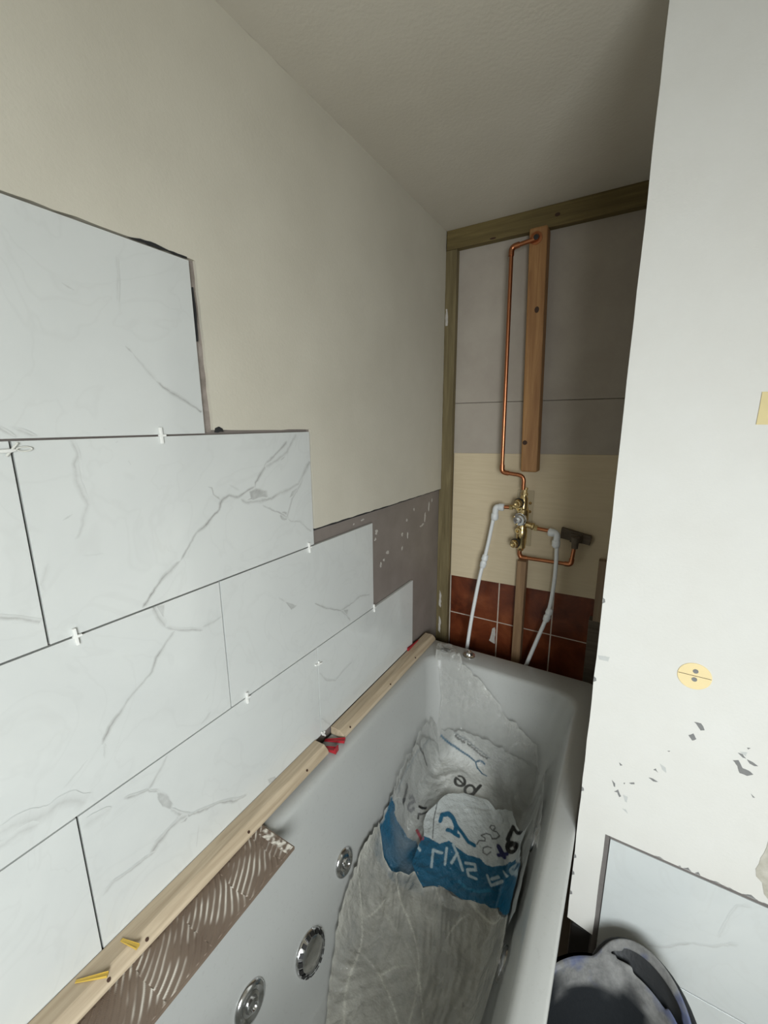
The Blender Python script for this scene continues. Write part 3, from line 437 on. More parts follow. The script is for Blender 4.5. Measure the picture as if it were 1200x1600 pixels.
# nib wall: plasterboard skin, bare patch, marks, tiles
pb = [(.6925, .7517), (.6925, -1.178), (.7490, -1.1905), (.7490, -.8925), (RX, -.8925), (RX, .7517)]
mb = MB(); mb.prism(jag(pb, .05, .0006, 11), 'y', 1.005, 1.019); mb.build('plaster_skin', M['paint_nib'], wall_nib)
mb = MB(); mb.prism(jag([(x, max(z, -.888)) for x, z in DATA['bare']], .012, .0018, 12), 'y', 1.0042, 1.0056); mb.build('bare_patch', M['bare'], wall_nib)
for nm, key in (('scuff_mark', 'marks'), ('faint_scuff', 'faint_marks')):
    mb = MB()
    for i, m_ in enumerate(DATA[key]): mb.prism(jag([tuple(q) for q in m_], .004, .0006, i), 'y', 1.0046, 1.0054)
    if key == 'marks':      # chipped paper along the cut edge and above the tile
        rnd = random.Random(3)
        for k in range(9):
            x = .86+k*.022+rnd.uniform(-.02, .02); e_ = rnd.uniform(.002, .010); mb.prism(jag([(x-e_, -.8918), (x+e_*1.5, -.8918), (x+e_*.4, -.8905+rnd.choice((0, .001, .005)))], .004, .0006, k), 'y', 1.0046, 1.0054)
        for z in (-.34, -.52, -.80, -.99, -1.04, -1.10): mb.prism(jag([(.6925, z-.006), (.6975, z-.002), (.6965, z+.004), (.6925, z+.007)], .004, .0008, int(-z*90)), 'y', 1.0046, 1.0054)
    o = mb.build(nm, M['putty'] if key == 'marks' else M['faint'], wall_nib); o['kind'] = 'stuff'
def nib_tile(x0, x1, z0, z1):
    mb = MB(); x0 += G1; x1 -= G1; z0 += G1; z1 -= G1; e = .00025; f = 1.006; b = 1.0148
    mb.add([(x0+e, f, z0+e), (x1-e, f, z0+e), (x1-e, f, z1-e), (x0+e, f, z1-e), (x0, f+e, z0), (x1, f+e, z0), (x1, f+e, z1), (x0, f+e, z1), (x0, b, z0), (x1, b, z0), (x1, b, z1), (x0, b, z1)],
           [(3, 2, 1, 0), (0, 1, 5, 4), (1, 2, 6, 5), (2, 3, 7, 6), (3, 0, 4, 7), (4, 5, 9, 8), (5, 6, 10, 9), (6, 7, 11, 10), (7, 4, 8, 11), (8, 9, 10, 11)])
    for i, (w_, a, pts) in enumerate(DATA['nveins']): ribbon(mb, pts, w_, a, (x0, x1, z0, z1), lambda u, v: (u, f-.00025, v), i)
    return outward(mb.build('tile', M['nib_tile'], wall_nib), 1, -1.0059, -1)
mb = MB(); mb.box(.7450, .7590, 1.0100, 1.0145, -1.4995, -.8920); mb.box(.7590, RX-.01, 1.0068, 1.0145, -.9000, -.8928); mb.build('adhesive_bed', M['bed'], wall_nib)
mb = MB(); mb.box(.702, .7485, 1.008, 1.0195, -1.4995, -1.192); mb.build('dark_recess_panel', M['black_rubber'], wall_nib, bevel=.004)  # black panel added to stand for the dark recess below the plaster
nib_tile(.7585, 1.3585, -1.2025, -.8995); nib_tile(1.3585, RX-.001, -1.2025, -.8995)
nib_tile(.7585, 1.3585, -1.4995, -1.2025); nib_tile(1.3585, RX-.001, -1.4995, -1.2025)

# back wall of the alcove
for z0, z1 in ((.0995, .7517), (-.112, .0975)):
    mb = MB(); mb.box(.002, .70, 1.815, 1.834, z0, z1); mb.build('panel', M['panel'], wall_back, bevel=.0015)
mb = MB(); mb.prism([(.0455, -.671), (.0455, -.1105), (.70, -.0985), (.70, -.6575)], 'y', 1.812, 1.826); mb.build('plywood_panel', M['plywood'], wall_back, bevel=.001)
for r, (z0, z1) in enumerate(((-.8560, -.665), (-1.16, -.8605), (-1.46, -1.165))):
    for x0, x1 in ((.045, .2655), (.2705, .4905), (.4955, .70)):
        mb = MB(); mb.box(x0, x1, 1.8264, 1.835, z0, z1); mb.build('tile', M['brown_tile'], wall_back, bevel=.0008)
mb = MB(); mb.box(.045, .70, 1.8275, 1.8355, -1.46, -.665); mb.build('grout', M['grout'], wall_back)
mb = MB(); mb.prism(jag([(.235, -.955), (.262, -.966), (.262, -.90), (.258, -.885), (.247, -.894), (.243, -.925)], .008, .002, 4), 'y', 1.8255, 1.828); mb.build('mortar_patch', M['smudge'], wall_back)

# ------------------------------------------------------------------ timbers in the alcove
def timber(mb, name, mat, label, group=None, bevel=.002, org=None):
    o = mb.build(name, mat, origin=P(*org), bevel=bevel); tag(o, label, 'timber', group); return o
mb = MB(); mb.box(0, .699, 1.7845, 1.815, .682, .7515); beam = timber(mb, 'timber_rail', M['old_beam'], 'dark treated timber rail running under the ceiling above the pipes', org=(.35, 1.8, .682))
mb = MB(); mb.box(-.0115, .044, 1.786, 1.8148, -1.2, .6815); post = timber(mb, 'timber_post', M['old_post'], 'greenish upright timber in the left corner of the bath recess', org=(.02, 1.8, -1.2))
mb = MB(); mb.prism(jag([(.003, .405), (.012, .405), (.013, .44), (.009, .468), (.003, .468)], .01, .0015, 2), 'y', 1.7835, 1.786)
for z in (-.80, -.93): mb.prism(jag([(.002, z-.02), (.011, z-.03), (.014, z+.03), (.004, z+.055)], .01, .0015, int(-z*50)), 'y', 1.7842, 1.786)
o = mb.build('filler_smear', M['smudge'], post); o['kind'] = 'stuff'
def knots(parent, pts):
    for x, y, z, rx, rz in pts:
        mb = MB(); n = 10; mb.prism([(x+rx*math.cos(6.283*k/n), z+rz*math.sin(6.283*k/n)) for k in range(n)], 'y', y-.0006, y+.001); mb.build('knot', M['knot'], parent)
knots(beam, [(.408, 1.7845, .716, .009, .006), (.185, 1.7845, .688, .012, .0035)])
mb = MB(); mb.box(.344, .4055, 1.754, 1.8115, -.170, .681, dx=-.021); stud = timber(mb, 'hanging_stud', M['stud'], 'orange pine stud hanging from the top rail beside the copper riser', bevel=.006, org=(.37, 1.78, .681))
knots(stud, [(.366, 1.754, .412, .008, .011), (.354, 1.754, -.058, .009, .009)])
mb = MB(); mb.box(.350, .386, 1.770, 1.8115, -1.2, -.538); timber(mb, 'short_stud', M['stud2'], 'short brown stud standing below the shower valve behind the bath', bevel=.002, org=(.37, 1.79, -1.2))
mb = MB(); mb.box(.645, .699, 1.776, 1.8115, -.735, -.49); timber(mb, 'side_stud', M['side'], 'brown timber offcut at the right edge of the plywood board', org=(.67, 1.79, -.73))
mb = MB(); mb.box(.632, .699, 1.782, 1.826, -1.3, -.736); timber(mb, 'side_block', M['greywood'], 'grey-green stained block in the right corner by the brown tiles', org=(.67, 1.8, -1.3))
mb = MB(); mb.prism([(.503, -.425), (.505, -.383), (.612, -.405), (.609, -.440)], 'y', 1.788, 1.812)
nog = timber(mb, 'noggin', M['greywood'], 'small dark grey timber block behind the copper bend on the plywood', org=(.56, 1.8, -.42))

# ------------------------------------------------------------------ pipework
YP = 1.742
cp = thing('copper_riser', (.273, YP, -.174), 'tall copper riser pipe from the valve up to the top of the orange stud', 'pipe')
path = [(.362, YP, -.238), (.362, YP, -.184), (.276, YP, -.174), (.268, YP, .628), (.355, YP, .640)]
mb = MB(); mb.tube(round_path(path, .022), .0075, 14); mb.build('pipe', M['copper'], cp, True)
mb = MB(); mb.tube(round_path([(.268, YP, .60), (.268, YP, .628), (.295, YP, .632)], .02), .0098, 14); mb.build('elbow', M['copper'], cp, True); mb = MB(); mb.tube(round_path([(.276, YP, -.145), (.276, YP, -.174), (.303, YP, -.1775)], .018), .0095, 14)
mb.build('elbow', M['copper'], cp, True)
mb = MB(); mb.lathe((.348, 1.7535, .645), (0, -1, 0), [(0, .021), (.003, .021), (.004, .013), (.012, .012), (.018, .011), (.02, .0075)], 18); mb.build('wall_plate_elbow', M['copper'], cp, True)
mb = MB(); mb.lathe((.352, 1.7348, .641), (.25, -1, 0), [(0, .0085), (.003, .0085), (.0032, .007)], 14); mb.build('open_end', M['black_rubber'], cp, True)
va = thing('shower_valve', (.36, 1.80, -.5), 'brass shower valve body with chrome cartridge on the plywood board', 'valve')
mb = MB(); mb.box(.326, .391, 1.8060, 1.8115, -.480, -.250); mb.build('back_plate', M['plate'], va, bevel=.001)
mb = MB(); mb.lathe((.362, 1.765, -.49), (0, 0, 1), [(0, .010), (.008, .013), (.012, .017), (.05, .0175), (.055, .021), (.085, .021), (.09, .018), (.125, .018), (.13, .022), (.17, .022), (.175, .017), (.215, .016), (.222, .012), (.235, .012)], 20)
for z in (-.46, -.33): mb.box(.35, .374, 1.765, 1.807, z-.012, z+.012)
mb.build('valve_body', M['brass'], va, True)
for x, z, k in ((.342, -.290, 0), (.336, -.455, 0)):
    mb = MB(); mb.lathe((x+.012, 1.755, z), (-.3, -1, -.12), [(0, .015), (.010, .015), (.011, .0195), (.017, .0195)], 18); b = mb.build('washer', M['black_rubber'], va, True)
    mb = MB(); mb.lathe((x+.0075, 1.7385, z-.002), (-.3, -1, -.12), [(0, .0165), (.006, .0165), (.014, .0145), (.015, .011), (.011, .004), (.0125, .0035)], 18); mb.build('spindle_cap', M['brass'], va, True)
for z in (-.315, -.405):
    mb = MB(); mb.lathe((.352, 1.752, z), (-.1, -1, -.1), [(0, .013), (.008, .013), (.010, .012), (.010, .007), (.004, .006)], 18); mb.build('port_ring', M['brass'], va, True)
mb = MB(); mb.lathe((.357, 1.752, -.357), (-.2, -1, -.1), [(0, .026), (.008, .026), (.009, .023), (.020, .022), (.0205, .014), (.028, .013), (.030, .008)], 24); mb.build('cartridge', M['chrome'], va, True)
for k in range(3):
    a = k*2.1+.4; mb = MB(); mb.lathe((.348+.018*math.cos(a), 1.736, -.359+.018*math.sin(a)), (-.2, -1, -.1), [(0, .004), (.004, .004), (.005, .003)], 10); mb.build('screw', M['brass'], va, True)
mb = MB()
for z in (-.300, -.335): mb.lathe((.380, 1.806, z), (0, -1, 0), [(0, .006), (.006, .006), (.008, .004)], 10); b_ = mb.build('fixing_screw', M['brass'], va, True); mb = MB()
mb = MB(); mb.lathe((.347, 1.765, -.312), (-1, 0, 0), [(0, .012), (.016, .012), (.017, .0095), (.026, .0095)], 14); mb.lathe((.320, 1.765, -.316), (-1, 0, -.1), [(0, .0115), (.012, .0115)], 6); mb.build('inlet', M['brass'], va, True); mb = MB()
mb.lathe((.377, 1.765, -.380), (1, 0, -.2), [(0, .012), (.02, .011), (.022, .014), (.030, .014), (.032, .009)], 14); mb.lathe((.410, 1.757, -.388), (1, 0, -.05), [(0, .0125), (.013, .0125)], 6)
mb.build('inlet', M['brass'], va, True)
mb = MB(); mb.lathe((.362, 1.765, -.2625), (0, 0, 1), [(0, .0145), (.008, .0145), (.009, .0105), (.022, .0105), (.023, .0135), (.030, .0135)], 8); mb.build('compression_nut', M['brass'], va, True)
mb = MB(); mb.tube([(.308, 1.765, -.317), (.280, 1.760, -.318)], .0075, 12); mb.build('inlet_tail', M['copper'], va, True)
mb = MB(); mb.tube([(.422, 1.755, -.3895), (.468, 1.752, -.392)], .0075, 12); mb.build('inlet_tail', M['copper'], va, True)
mb = MB(); mb.tube(round_path([(.358, 1.765, -.488), (.358, 1.765, -.512), (.370, 1.765, -.519)], .01), .0085, 12); mb.build('outlet_tail', M['copper'], va, True)
lp = thing('copper_bend', (.46, 1.765, -.51), 'low U-shaped copper pipe linking the valve base to the dark block', 'pipe')
mb = MB(); mb.tube(round_path([(.360, 1.765, -.505), (.363, 1.765, -.519), (.552, 1.765, -.518), (.560, 1.765, -.43)], .02), .0075, 14); mb.build('pipe', M['copper'], lp, True)
mb = MB(); mb.tube(round_path([(.530, 1.765, -.518), (.552, 1.765, -.518), (.554, 1.765, -.495)], .015), .0095, 14); mb.build('elbow', M['copper'], lp, True); mb = MB(); mb.tube(round_path([(.360, 1.765, -.508), (.363, 1.765, -.519), (.388, 1.765, -.519)], .015), .0095, 14); mb.build('elbow', M['copper'], lp, True)
mb = MB(); mb.lathe((.560, 1.765, -.452), (0, 0, 1), [(0, .0115), (.02, .0125), (.03, .016), (.045, .016), (.048, .010)], 14); mb.box(.540, .580, 1.775, 1.789, -.432, -.40); mb.build('bracket', M['greywood'], lp, True)
def white_pipe(el, tail, pts, cz, label):
    t_ = thing('plastic_pipe', el, label, 'pipe', 'white plastic pipes from the shower valve')
    mb = MB(); mb.tube(round_path(pts, .12, 10), .0078, 14); mb.build('pipe', M['white_plastic'], t_, True)
    mb = MB(); mb.tube(round_path([tail, el, (el[0]-.002, el[1], el[2]-.045)], .016), [.0125]*9, 14)
    mb.lathe((el[0]-.002, el[1], el[2]-.028), (0, 0, -1), [(0, .0135), (.003, .015), (.022, .0155), (.026, .013), (.030, .009)], 16)
    s = 1 if tail[0] > el[0] else -1
    mb.lathe((el[0]+s*.012, (el[1]*3+tail[1])/4, el[2]), (s, 0, 0), [(0, .0135), (.003, .015), (.018, .0155), (.022, .012)], 16); mb.build('elbow', M['white_plastic'], t_, True)
    c = Vector(cz[0]); d = Vector(cz[1]).normalized()
    mb = MB(); mb.lathe(c-d*.030, d, [(0, .009), (.004, .0125), (.016, .0135), (.022, .0145), (.026, .0115), (.034, .0115), (.038, .0145), (.044, .0135), (.056, .0125), (.06, .009)], 16); mb.build('coupler', M['white_plastic'], t_, True)
white_pipe((.254, 1.757, -.318), (.283, 1.759, -.318), [(.252, 1.757, -.335), (.228, 1.752, -.50), (.205, 1.742, -.62), (.176, 1.722, -.86), (.158, 1.70, -1.16)], ((.2185, 1.748, -.555), (-.12, -.03, -.62)), 'white plastic pipe left of the valve dropping behind the bath rim')
white_pipe((.497, 1.752, -.398), (.466, 1.752, -.392), [(.497, 1.752, -.415), (.503, 1.750, -.56), (.492, 1.748, -.72), (.455, 1.735, -.85), (.405, 1.71, -1.03), (.375, 1.70, -1.16)], ((.488, 1.747, -.735), (-.16, -.03, -.62)), 'white plastic pipe right of the valve dropping behind the bath rim')

# ------------------------------------------------------------------ bath
def rring(x0, x1, y0, y1, r, z, n=8):
    out = []
    for cx, cy, a0 in ((x1-r, y1-r, 0), (x0+r, y1-r, 90), (x0+r, y0+r, 180), (x1-r, y0+r, 270)):
        for k in range(n+1):
            a = math.radians(a0+90*k/n); out.append((cx+r*math.cos(a), cy+r*math.sin(a), z))
    m_ = []                                   # extra points along the straight sides
    for i, p in enumerate(out):
        m_.append(p); q = out[(i+1) % len(out)]
        if i % (n+1) == n:
            for k in range(1, 8): m_.append(tuple(p[j]+(q[j]-p[j])*k/8 for j in range(3)))
    return m_
bath = thing('bathtub', (.345, .80, -1.40), 'white acrylic whirlpool bath filling the recess with jets in its side', 'bathtub')
rings = []
OX0, OX1, OY0, OY1 = -.0005, .6895, -.05, 1.650
for i_, z_, r_ in ((.014, -1.0, .03), (.002, -.962, .03), (0, -.955, .03), (0, RIM_Z-.006, .03), (.0018, RIM_Z-.0015, .03), (.006, RIM_Z, .03)): rings.append(rring(OX0+i_, OX1-i_, OY0+i_, OY1-i_, r_, z_))
rings.append(rring(IN['l']-.012, IN['r']+.012, IN['n']-.012, IN['f']+.012, .075, RIM_Z))
rings.append(rring(IN['l']-.004, IN['r']+.004, IN['n']-.004, IN['f']+.004, .068, RIM_Z-.0015))
for d_ in [0.015, .03, .06, .12, .2, .3, .4, .5, .6, .7, .78, .84, .88, .91, .94, .96, .975, .987, .995, 1.0]:
    a = {s: float(inset(s, d_)) for s in PROF}
    rings.append(rring(IN['l']+a['l'], IN['r']-a['r'], IN['n']+a['n'], IN['f']-a['f'], .064+.05*d_, RIM_Z-DEPTH*d_))
vs = [p for r in rings for p in r]; n = len(rings[0]); fs = []
for i in range(len(rings)-1):
    for k in range(n): k2 = (k+1) % n; fs.append((i*n+k, i*n+k2, (i+1)*n+k2, (i+1)*n+k))
fs.append(tuple((len(rings)-1)*n+k for k in range(n)))
mb = MB(); mb.add(vs, fs); shell = mb.build('tub', M['acrylic'], bath)
shell.data.shade_smooth(); shell.data.set_sharp_from_angle(angle=math.radians(60))
sides = []                                    # outer shell hanging under the rim
for z_, i_ in ((-.962, .035), (-1.05, .068), (-1.25, .098), (-1.37, .125), (-1.395, .17)): sides.append(rring(OX0+i_, OX1-i_, OY0+i_, OY1-i_-.02, .06, z_, 5))
vs = [p for r in sides for p in r]; n = len(sides[0]); fs = [(i*n+k, i*n+(k+1) % n, (i+1)*n+(k+1) % n, (i+1)*n+k) for i in range(len(sides)-1) for k in range(n)]
fs.append(tuple(range((len(sides)-1)*n, len(sides)*n))); mb = MB(); mb.add(vs, fs); mb.build('underside', M['grout'], bath, True)
for x in (.18, .50):
    for y in (.25, 1.35): mb = MB(); mb.box(x-.02, x+.02, y-.02, y+.02, -1.499, -1.38); mb.build('foot', M['greywood'], bath)
def on_left(y, z):           # point and inward normal on the left basin wall at height z
    d = (RIM_Z-z)/DEPTH; x = IN['l']+float(inset('l', d)); x2 = IN['l']+float(inset('l', d+.02)); nn = Vector((DEPTH*.02, 0, x2-x)).normalized(); return Vector((x, y, z)), nn
def on_right(y, z):
    d = (RIM_Z-z)/DEPTH; x = IN['r']-float(inset('r', d)); x2 = IN['r']-float(inset('r', d+.02)); nn = Vector((-DEPTH*.02, 0, x-x2)).normalized(); return Vector((x, y, z)), nn
def jet(p, nn, r, strainer=False):
    mb = MB()
    if strainer:
        mb.lathe(p-nn*.004, nn, [(0, r), (.007, r), (.010, r*.96), (.017, r*.80), (.020, r*.72), (.021, r*.3), (.021, .001)], 32); o = mb.build('suction_cover', M['chrome'], bath, True)
        up = nn.orthogonal().normalized(); sd = nn.cross(up)
        for k in range(16):
            a = 2*math.pi*k/16; q = p+nn*.0115+(up*math.cos(a)+sd*math.sin(a))*r*.88; m2 = MB(); tq = (up*-math.sin(a)+sd*math.cos(a))*r*.10; rad = (up*math.cos(a)+sd*math.sin(a)-nn*.8).normalized()*r*.10
            m2.add([q-tq-rad, q+tq-rad, q+tq+rad, q-tq+rad]+[v+nn*.0022 for v in (q-tq-rad, q+tq-rad, q+tq+rad, q-tq+rad)], [(0, 1, 2, 3), (7, 6, 5, 4), (0, 4, 5, 1), (1, 5, 6, 2), (2, 6, 7, 3), (3, 7, 4, 0)]); m2.build('slot', M['black_rubber'], o)
    else:
        mb.lathe(p-nn*.004, nn, [(0, r), (.006, r), (.010, r*.94), (.013, r*.78), (.010, r*.62), (.006, r*.50)], 32); o = mb.build('jet_ring', M['chrome'], bath, True)
        mb = MB(); mb.lathe(p-nn*.001, nn, [(0, r*.56), (.006, r*.54), (.007, r*.40), (.014, r*.34), (.016, r*.22), (.012, r*.16), (.010, .001)], 24); mb.build('nozzle', M['chrome'], o, True)
jet(*on_left(.842, -1.198), .037); jet(*on_left(.669, -1.274), .048, True); jet(*on_left(.502, -1.197), .040)
jet(*on_right(1.19, -1.205), .036); jet(*on_right(.862, -1.225), .036)
mb = MB(); mb.lathe((.219, 1.600, RIM_Z-.001), (0, 0, 1), [(0, .026), (.004, .026), (.007, .022), (.008, .016), (.016, .0135), (.020, .009), (.021, .001)], 28); mb.build('air_control', M['chrome'], bath, True)
mb = MB(); mb.lathe((.118, 1.590, RIM_Z-.0005), (0, 0, 1), [(0, .020), (.0012, .020), (.0016, .018)], 24); o = mb.build('tap_hole', M['dark'], bath, True)

# ------------------------------------------------------------------ batten, wedges, offcut, spacers
def batten(y0, y1, label, z=-.9185, seed=1):
    mb = MB(); pr = [(.0012, z), (.050, z), (.0515, z+.003), (.0515, z+.008), (.048, z+.0145), (.037, z+.0235), (.034, z+.0248), (.0012, z+.0248)]
    mb.prism(pr, 'y', y0, y1); o = mb.build('batten', M['pine'], origin=P(.025, (y0+y1)/2, z), bevel=.001); tag(o, label, 'timber', 'battens under the bottom tiles'); return o
b1 = batten(.02, .888, 'long rounded pine batten along the left bath rim nearest the camera', -.911)
b2 = batten(.962, 1.640, 'shorter pine batten on the left bath rim at the far end')
for b, pts in ((b1, [(.034, .30), (.04, .365), (.045, .60), (.043, .80)]), (b2, [(.045, 1.0), (.045, 1.45), (.043, 1.25)])):
    for y_ in pts:
        mb = MB(); zt = b.location.z-Z0+.0152; mb.lathe((.0478, y_[1], zt), (.8, 0, .6), [(-.002, .0035), (.0006, .003)], 8); mb.build('knot', M['knot'], b)
def wedge(name, mat, tip, head, wdt, th, label, up=(0, 0, 1), flag=False):
    tip = Vector(tip); head = Vector(head); d = head-tip; up = Vector(up); sd = d.cross(up).normalized(); up = sd.cross(d).normalized(); w2 = sd*wdt/2; mb = MB()
    t0 = .0012
    mb.add([tip-w2*.7, tip+w2*.7, tip+w2*.7+up*t0, tip-w2*.7+up*t0, head-w2, head+w2, head+w2+up*th, head-w2+up*th], [(0, 1, 2, 3), (7, 6, 5, 4), (0, 4, 5, 1), (1, 5, 6, 2), (2, 6, 7, 3), (3, 7, 4, 0)])
    # raised side flanges and end plate
    for s in (-1, 1):
        a = tip+w2*s*.6; b = head+w2*s; q = -w2*s*.22
        mb.add([a, b, b+q, a+q]+[v+up*h for v, h in ((a, t0), (b, th*1.35), (b+q, th*1.35), (a+q, t0))], [(0, 1, 2, 3), (7, 6, 5, 4), (0, 4, 5, 1), (1, 5, 6, 2), (2, 6, 7, 3), (3, 7, 4, 0)])
    if flag:
        f = d.normalized()*.004; h2 = head+up*th*2.0
        mb.add([head-w2*1.1, head+w2*1.1, head+w2*1.1+f, head-w2*1.1+f, h2-w2*1.1, h2+w2*1.1, h2+w2*1.1+f, h2-w2*1.1+f], [(3, 2, 1, 0), (4, 5, 6, 7), (0, 1, 5, 4), (1, 2, 6, 5), (2, 3, 7, 6), (3, 0, 4, 7)])
    o = mb.build(name, mat, origin=P(*tip), bevel=.0006); tag(o, label, 'wedge', 'plastic tile wedges on the battens'); return o
wedge('tile_wedge', M['red'], (.002, .899, -.9185), (.062, .908, -.9155), .017, .0085, 'red plastic wedge with upturned end, nearer of two in the batten gap', flag=True)
wedge('tile_wedge', M['red'], (.002, .930, -.9185), (.062, .952, -.914), .015, .007, 'red plastic wedge lying farther back in the gap between battens')
wedge('tile_wedge', M['red'], (.0035, 1.565, -.8935), (.0055, 1.465, -.8935), .006, .010, 'dark red wedge pushed behind the far end of the batten')
wedge('tile_wedge', M['yellow'], (.010, .268, -.8855), (.048, .300, -.8855), .007, .004, 'bright yellow wedge lying across the near end of the batten')
wedge('tile_wedge', M['yellow'], (.016, .338, -.8855), (.053, .347, -.8865), .008, .004, 'dull yellow wedge across the batten, farther from the camera')
# offcut with combed adhesive
nx, ny = 100, 340; x0, x1, y0, y1 = .001, .151, .10, .638
vs = []; cs = []; fs = []; arcs = []
rnd = random.Random(5)
def comb(x, y):
    yy = y+.018*math.sin(x*16)+.006*noise.noise((x*20, y*20, 3)); band = math.floor(yy/.088); rb = random.Random(band*7+1)
    cx = rb.uniform(-.04, .0); cy = band*.088-rb.uniform(.05, .09); rr = math.hypot(x-cx, yy-cy)
    h = max(0, math.sin(rr*2*math.pi/.0112))**1.2; q = noise.noise((x*15, y*13, 7))+.35*noise.noise((x*45, y*45, 2))
    return h, max(0, min(1, (h-.35)*2.2))*max(0, min(1, 2.4*(q+.06)))
for j in range(ny+1):
    for i in range(nx+1):
        x = x0+(x1-x0)*i/nx; y = y0+(y1-y0)*j/ny; h, m_ = comb(x, y)
        if y > .617 and x > .06: h = .5+.5*noise.noise((x*300, y*300, 1)); m_ = max(0, min(1, .5+1.8*noise.noise((x*110, y*110, 2))))
        if min(x-x0, x1-x, y-y0, y1-y) < .003: h = 0; m_ = 0
        vs.append((x, y, -.9120+(.0016*h if x > .052 else 0))); cs.append(m_)
for j in range(ny):
    for i in range(nx): a = j*(nx+1)+i; fs.append((a, a+1, a+nx+2, a+nx+1))
mb = MB(); mb.add(vs, fs, cs); mb.box(x0, x1, y0, y1, -.9195, -.9122)
off = mb.build('tile_offcut', M['offcut'], origin=P(.08, .4, -.92)); tag(off, 'brown tile offcut face down with combed adhesive, poking out under the batten', 'tile')

def spacer(y, z, vert=.014, horiz=.0085, rot=0, first=None, label=''):
    if first is None:
        mb = MB(); w_ = .0022; d = .0055
        o = thing('tile_spacer', (0, y, z), label, 'spacer', 'white tile spacers in the joints')
        mb.prism([(y+a, z+b) for a, b in ((-w_, -w_), (-w_, -vert), (w_, -vert), (w_, -w_), (horiz, -w_*.7), (horiz, w_*.7), (w_, w_), (w_, vert), (-w_, vert), (-w_, w_), (-horiz*.5, w_*.7), (-horiz*.5, -w_*.7))], 'x', .0004, d)
        mb.build('cross', M['spacer'], o, bevel=.0005); return o
    return copy_tree(first, (0, y, z), (rot, 0, 0), label)
sp = [(.5295, 0, .02, 'white cross spacer under the top tile, farthest up the wall'), (.3548, -.302, .06, 'white cross spacer on the second joint, just right of the upright joint'),
      (.9005, -.3035, .1, 'white cross spacer at the lower right corner of the big veined tile'), (.6625, -.604, 0, 'white cross spacer on the third joint, halfway along the tiles'),
      (1.2175, -.605, .08, 'white cross spacer at the corner above the farthest bottom tile'), (.9167, -.655, 1.35, 'white spacer in the short upright joint of the bottom row'),
      (.924, -.892, .6, 'white spacer by the red wedges at the batten gap')]
f = None
for y, z, r, lab in sp:
    o = spacer(y, z, first=f, rot=r, label=lab)
    if f is None: f = o; o.rotation_euler = (r, 0, 0)
# levelling clip at the far left joint
lc = thing('levelling_clip', (0, .3215, -.0135), 'pale looped plastic clip across the upright joint at the left edge', 'clip')
mb = MB(); mb.tube([(.004, .280, -.0145), (.0045, .318, -.0140), (.0035, .325, -.0135)], [.0024, .0028, .0016], 8); mb.build('stem', M['spacer'], lc, True)
mb = MB(); lo_ = [(.003, .3345+.0085*math.cos(a), -.0125+.0028*math.sin(a)) for a in [k*2*math.pi/24 for k in range(25)]]; mb.tube(lo_, .0011, 8, False); mb.build('loop', M['clip'], lc, True)
mb = MB(); mb.tube([(.003, .314, -.021), (.004, .328, -.004)], .0016, 8); mb.build('barb', M['clip'], lc, True)

# ------------------------------------------------------------------ disc and card on the nib wall
dk = thing('round_patch', (.859, 1.005, -.4565), 'round pale yellow disc with two screw holes on the white wall', 'disc')
mb = MB(); mb.lathe((.859, 1.0065, -.4565), (0, -1, 0), [(0, .0268), (.0025, .0268), (.003, .0262)], 40); mb.build('disc', M['cream_disc'], dk)
for z in (-.4455, -.4625):
    mb = MB(); mb.lathe((.8595, 1.0040, z), (0, -1, 0), [(0, .0046), (.0012, .0043), (.0008, .002)], 14); mb.build('screw_hole', M['putty'], dk)
mb = MB(); mb.box(.8335, .8845, 1.0026, 1.004, -.4552, -.4546); mb.build('groove', M['knot'], dk)
mb = MB(); mb.prism(jag([(.884, .064), (.94, .066), (.94, .0125), (.8835, .0125)], .02, .0006, 2), 'y', 1.0035, 1.006)
o = mb.build('yellow_patch', M['tape'], origin=P(.91, 1.005, .04)); tag(o, 'yellow card patch on the white wall at the right edge of view', 'patch')

# ------------------------------------------------------------------ plastic tub on the floor
tub = thing('plastic_tub', (.80, .715, -1.499), 'flexible black tub with plaster-crusted rim and loop handle on the floor', 'tub')
def tub_pt(a, h, off=0):
    """a angle, h 0..1 up the side"""
    rx = .115+.045*h+off; ry = .170+.055*h+off
    return Vector((.797+rx*math.cos(a), .715+ry*math.sin(a), -1.497+.335*h))
NA, NH = 96, 26; vs = []; cs = []; fs = []
def handle(a):   # how far the rim rises (two loop handles)
    best = 0
    for c_ in (math.radians(68), math.radians(248)):
        d = abs((a-c_+math.pi) % (2*math.pi)-math.pi); best = max(best, max(0, 1-(d/.62)**2)**.6 if d < .62 else 0)
    return best
def inside_hole(a, s):
    for c_ in (math.radians(68), math.radians(248)):
        d = abs((a-c_+math.pi) % (2*math.pi)-math.pi)
        if (d/.42)**2+((s-.52)/.26)**2 < 1: return True
    return False
def tub_surface(off):
    out = []
    for j in range(NH+1):
        for i in range(NA):
            a = 2*math.pi*i/NA; h = j/NH; hd = handle(a); top = 1+.22*hd
            hh = h/.70 if h < .70 else 1.0
            p = tub_pt(a, hh, off)
            if h >= .70:
                s = (h-.70)/.30; rise = (.004+.082*hd)*s; p = p+Vector((math.cos(a)*.02*hd*s, math.sin(a)*.026*hd*s, rise))
                if hd < .02: p = p+Vector((math.cos(a)*.006*s, math.sin(a)*.006*s, 0))
            out.append(p)
    return out
so, si = tub_surface(.0), tub_surface(-.005)
keep = [[True]*NA for _ in range(NH)]
for j in range(NH):
    for i in range(NA):
        h = (j+.5)/NH; a = 2*math.pi*(i+.5)/NA
        if h > .70 and handle(a) > .05 and inside_hole(a, (h-.70)/.30): keep[j][i] = False
n_ = (NH+1)*NA
vs = so+si
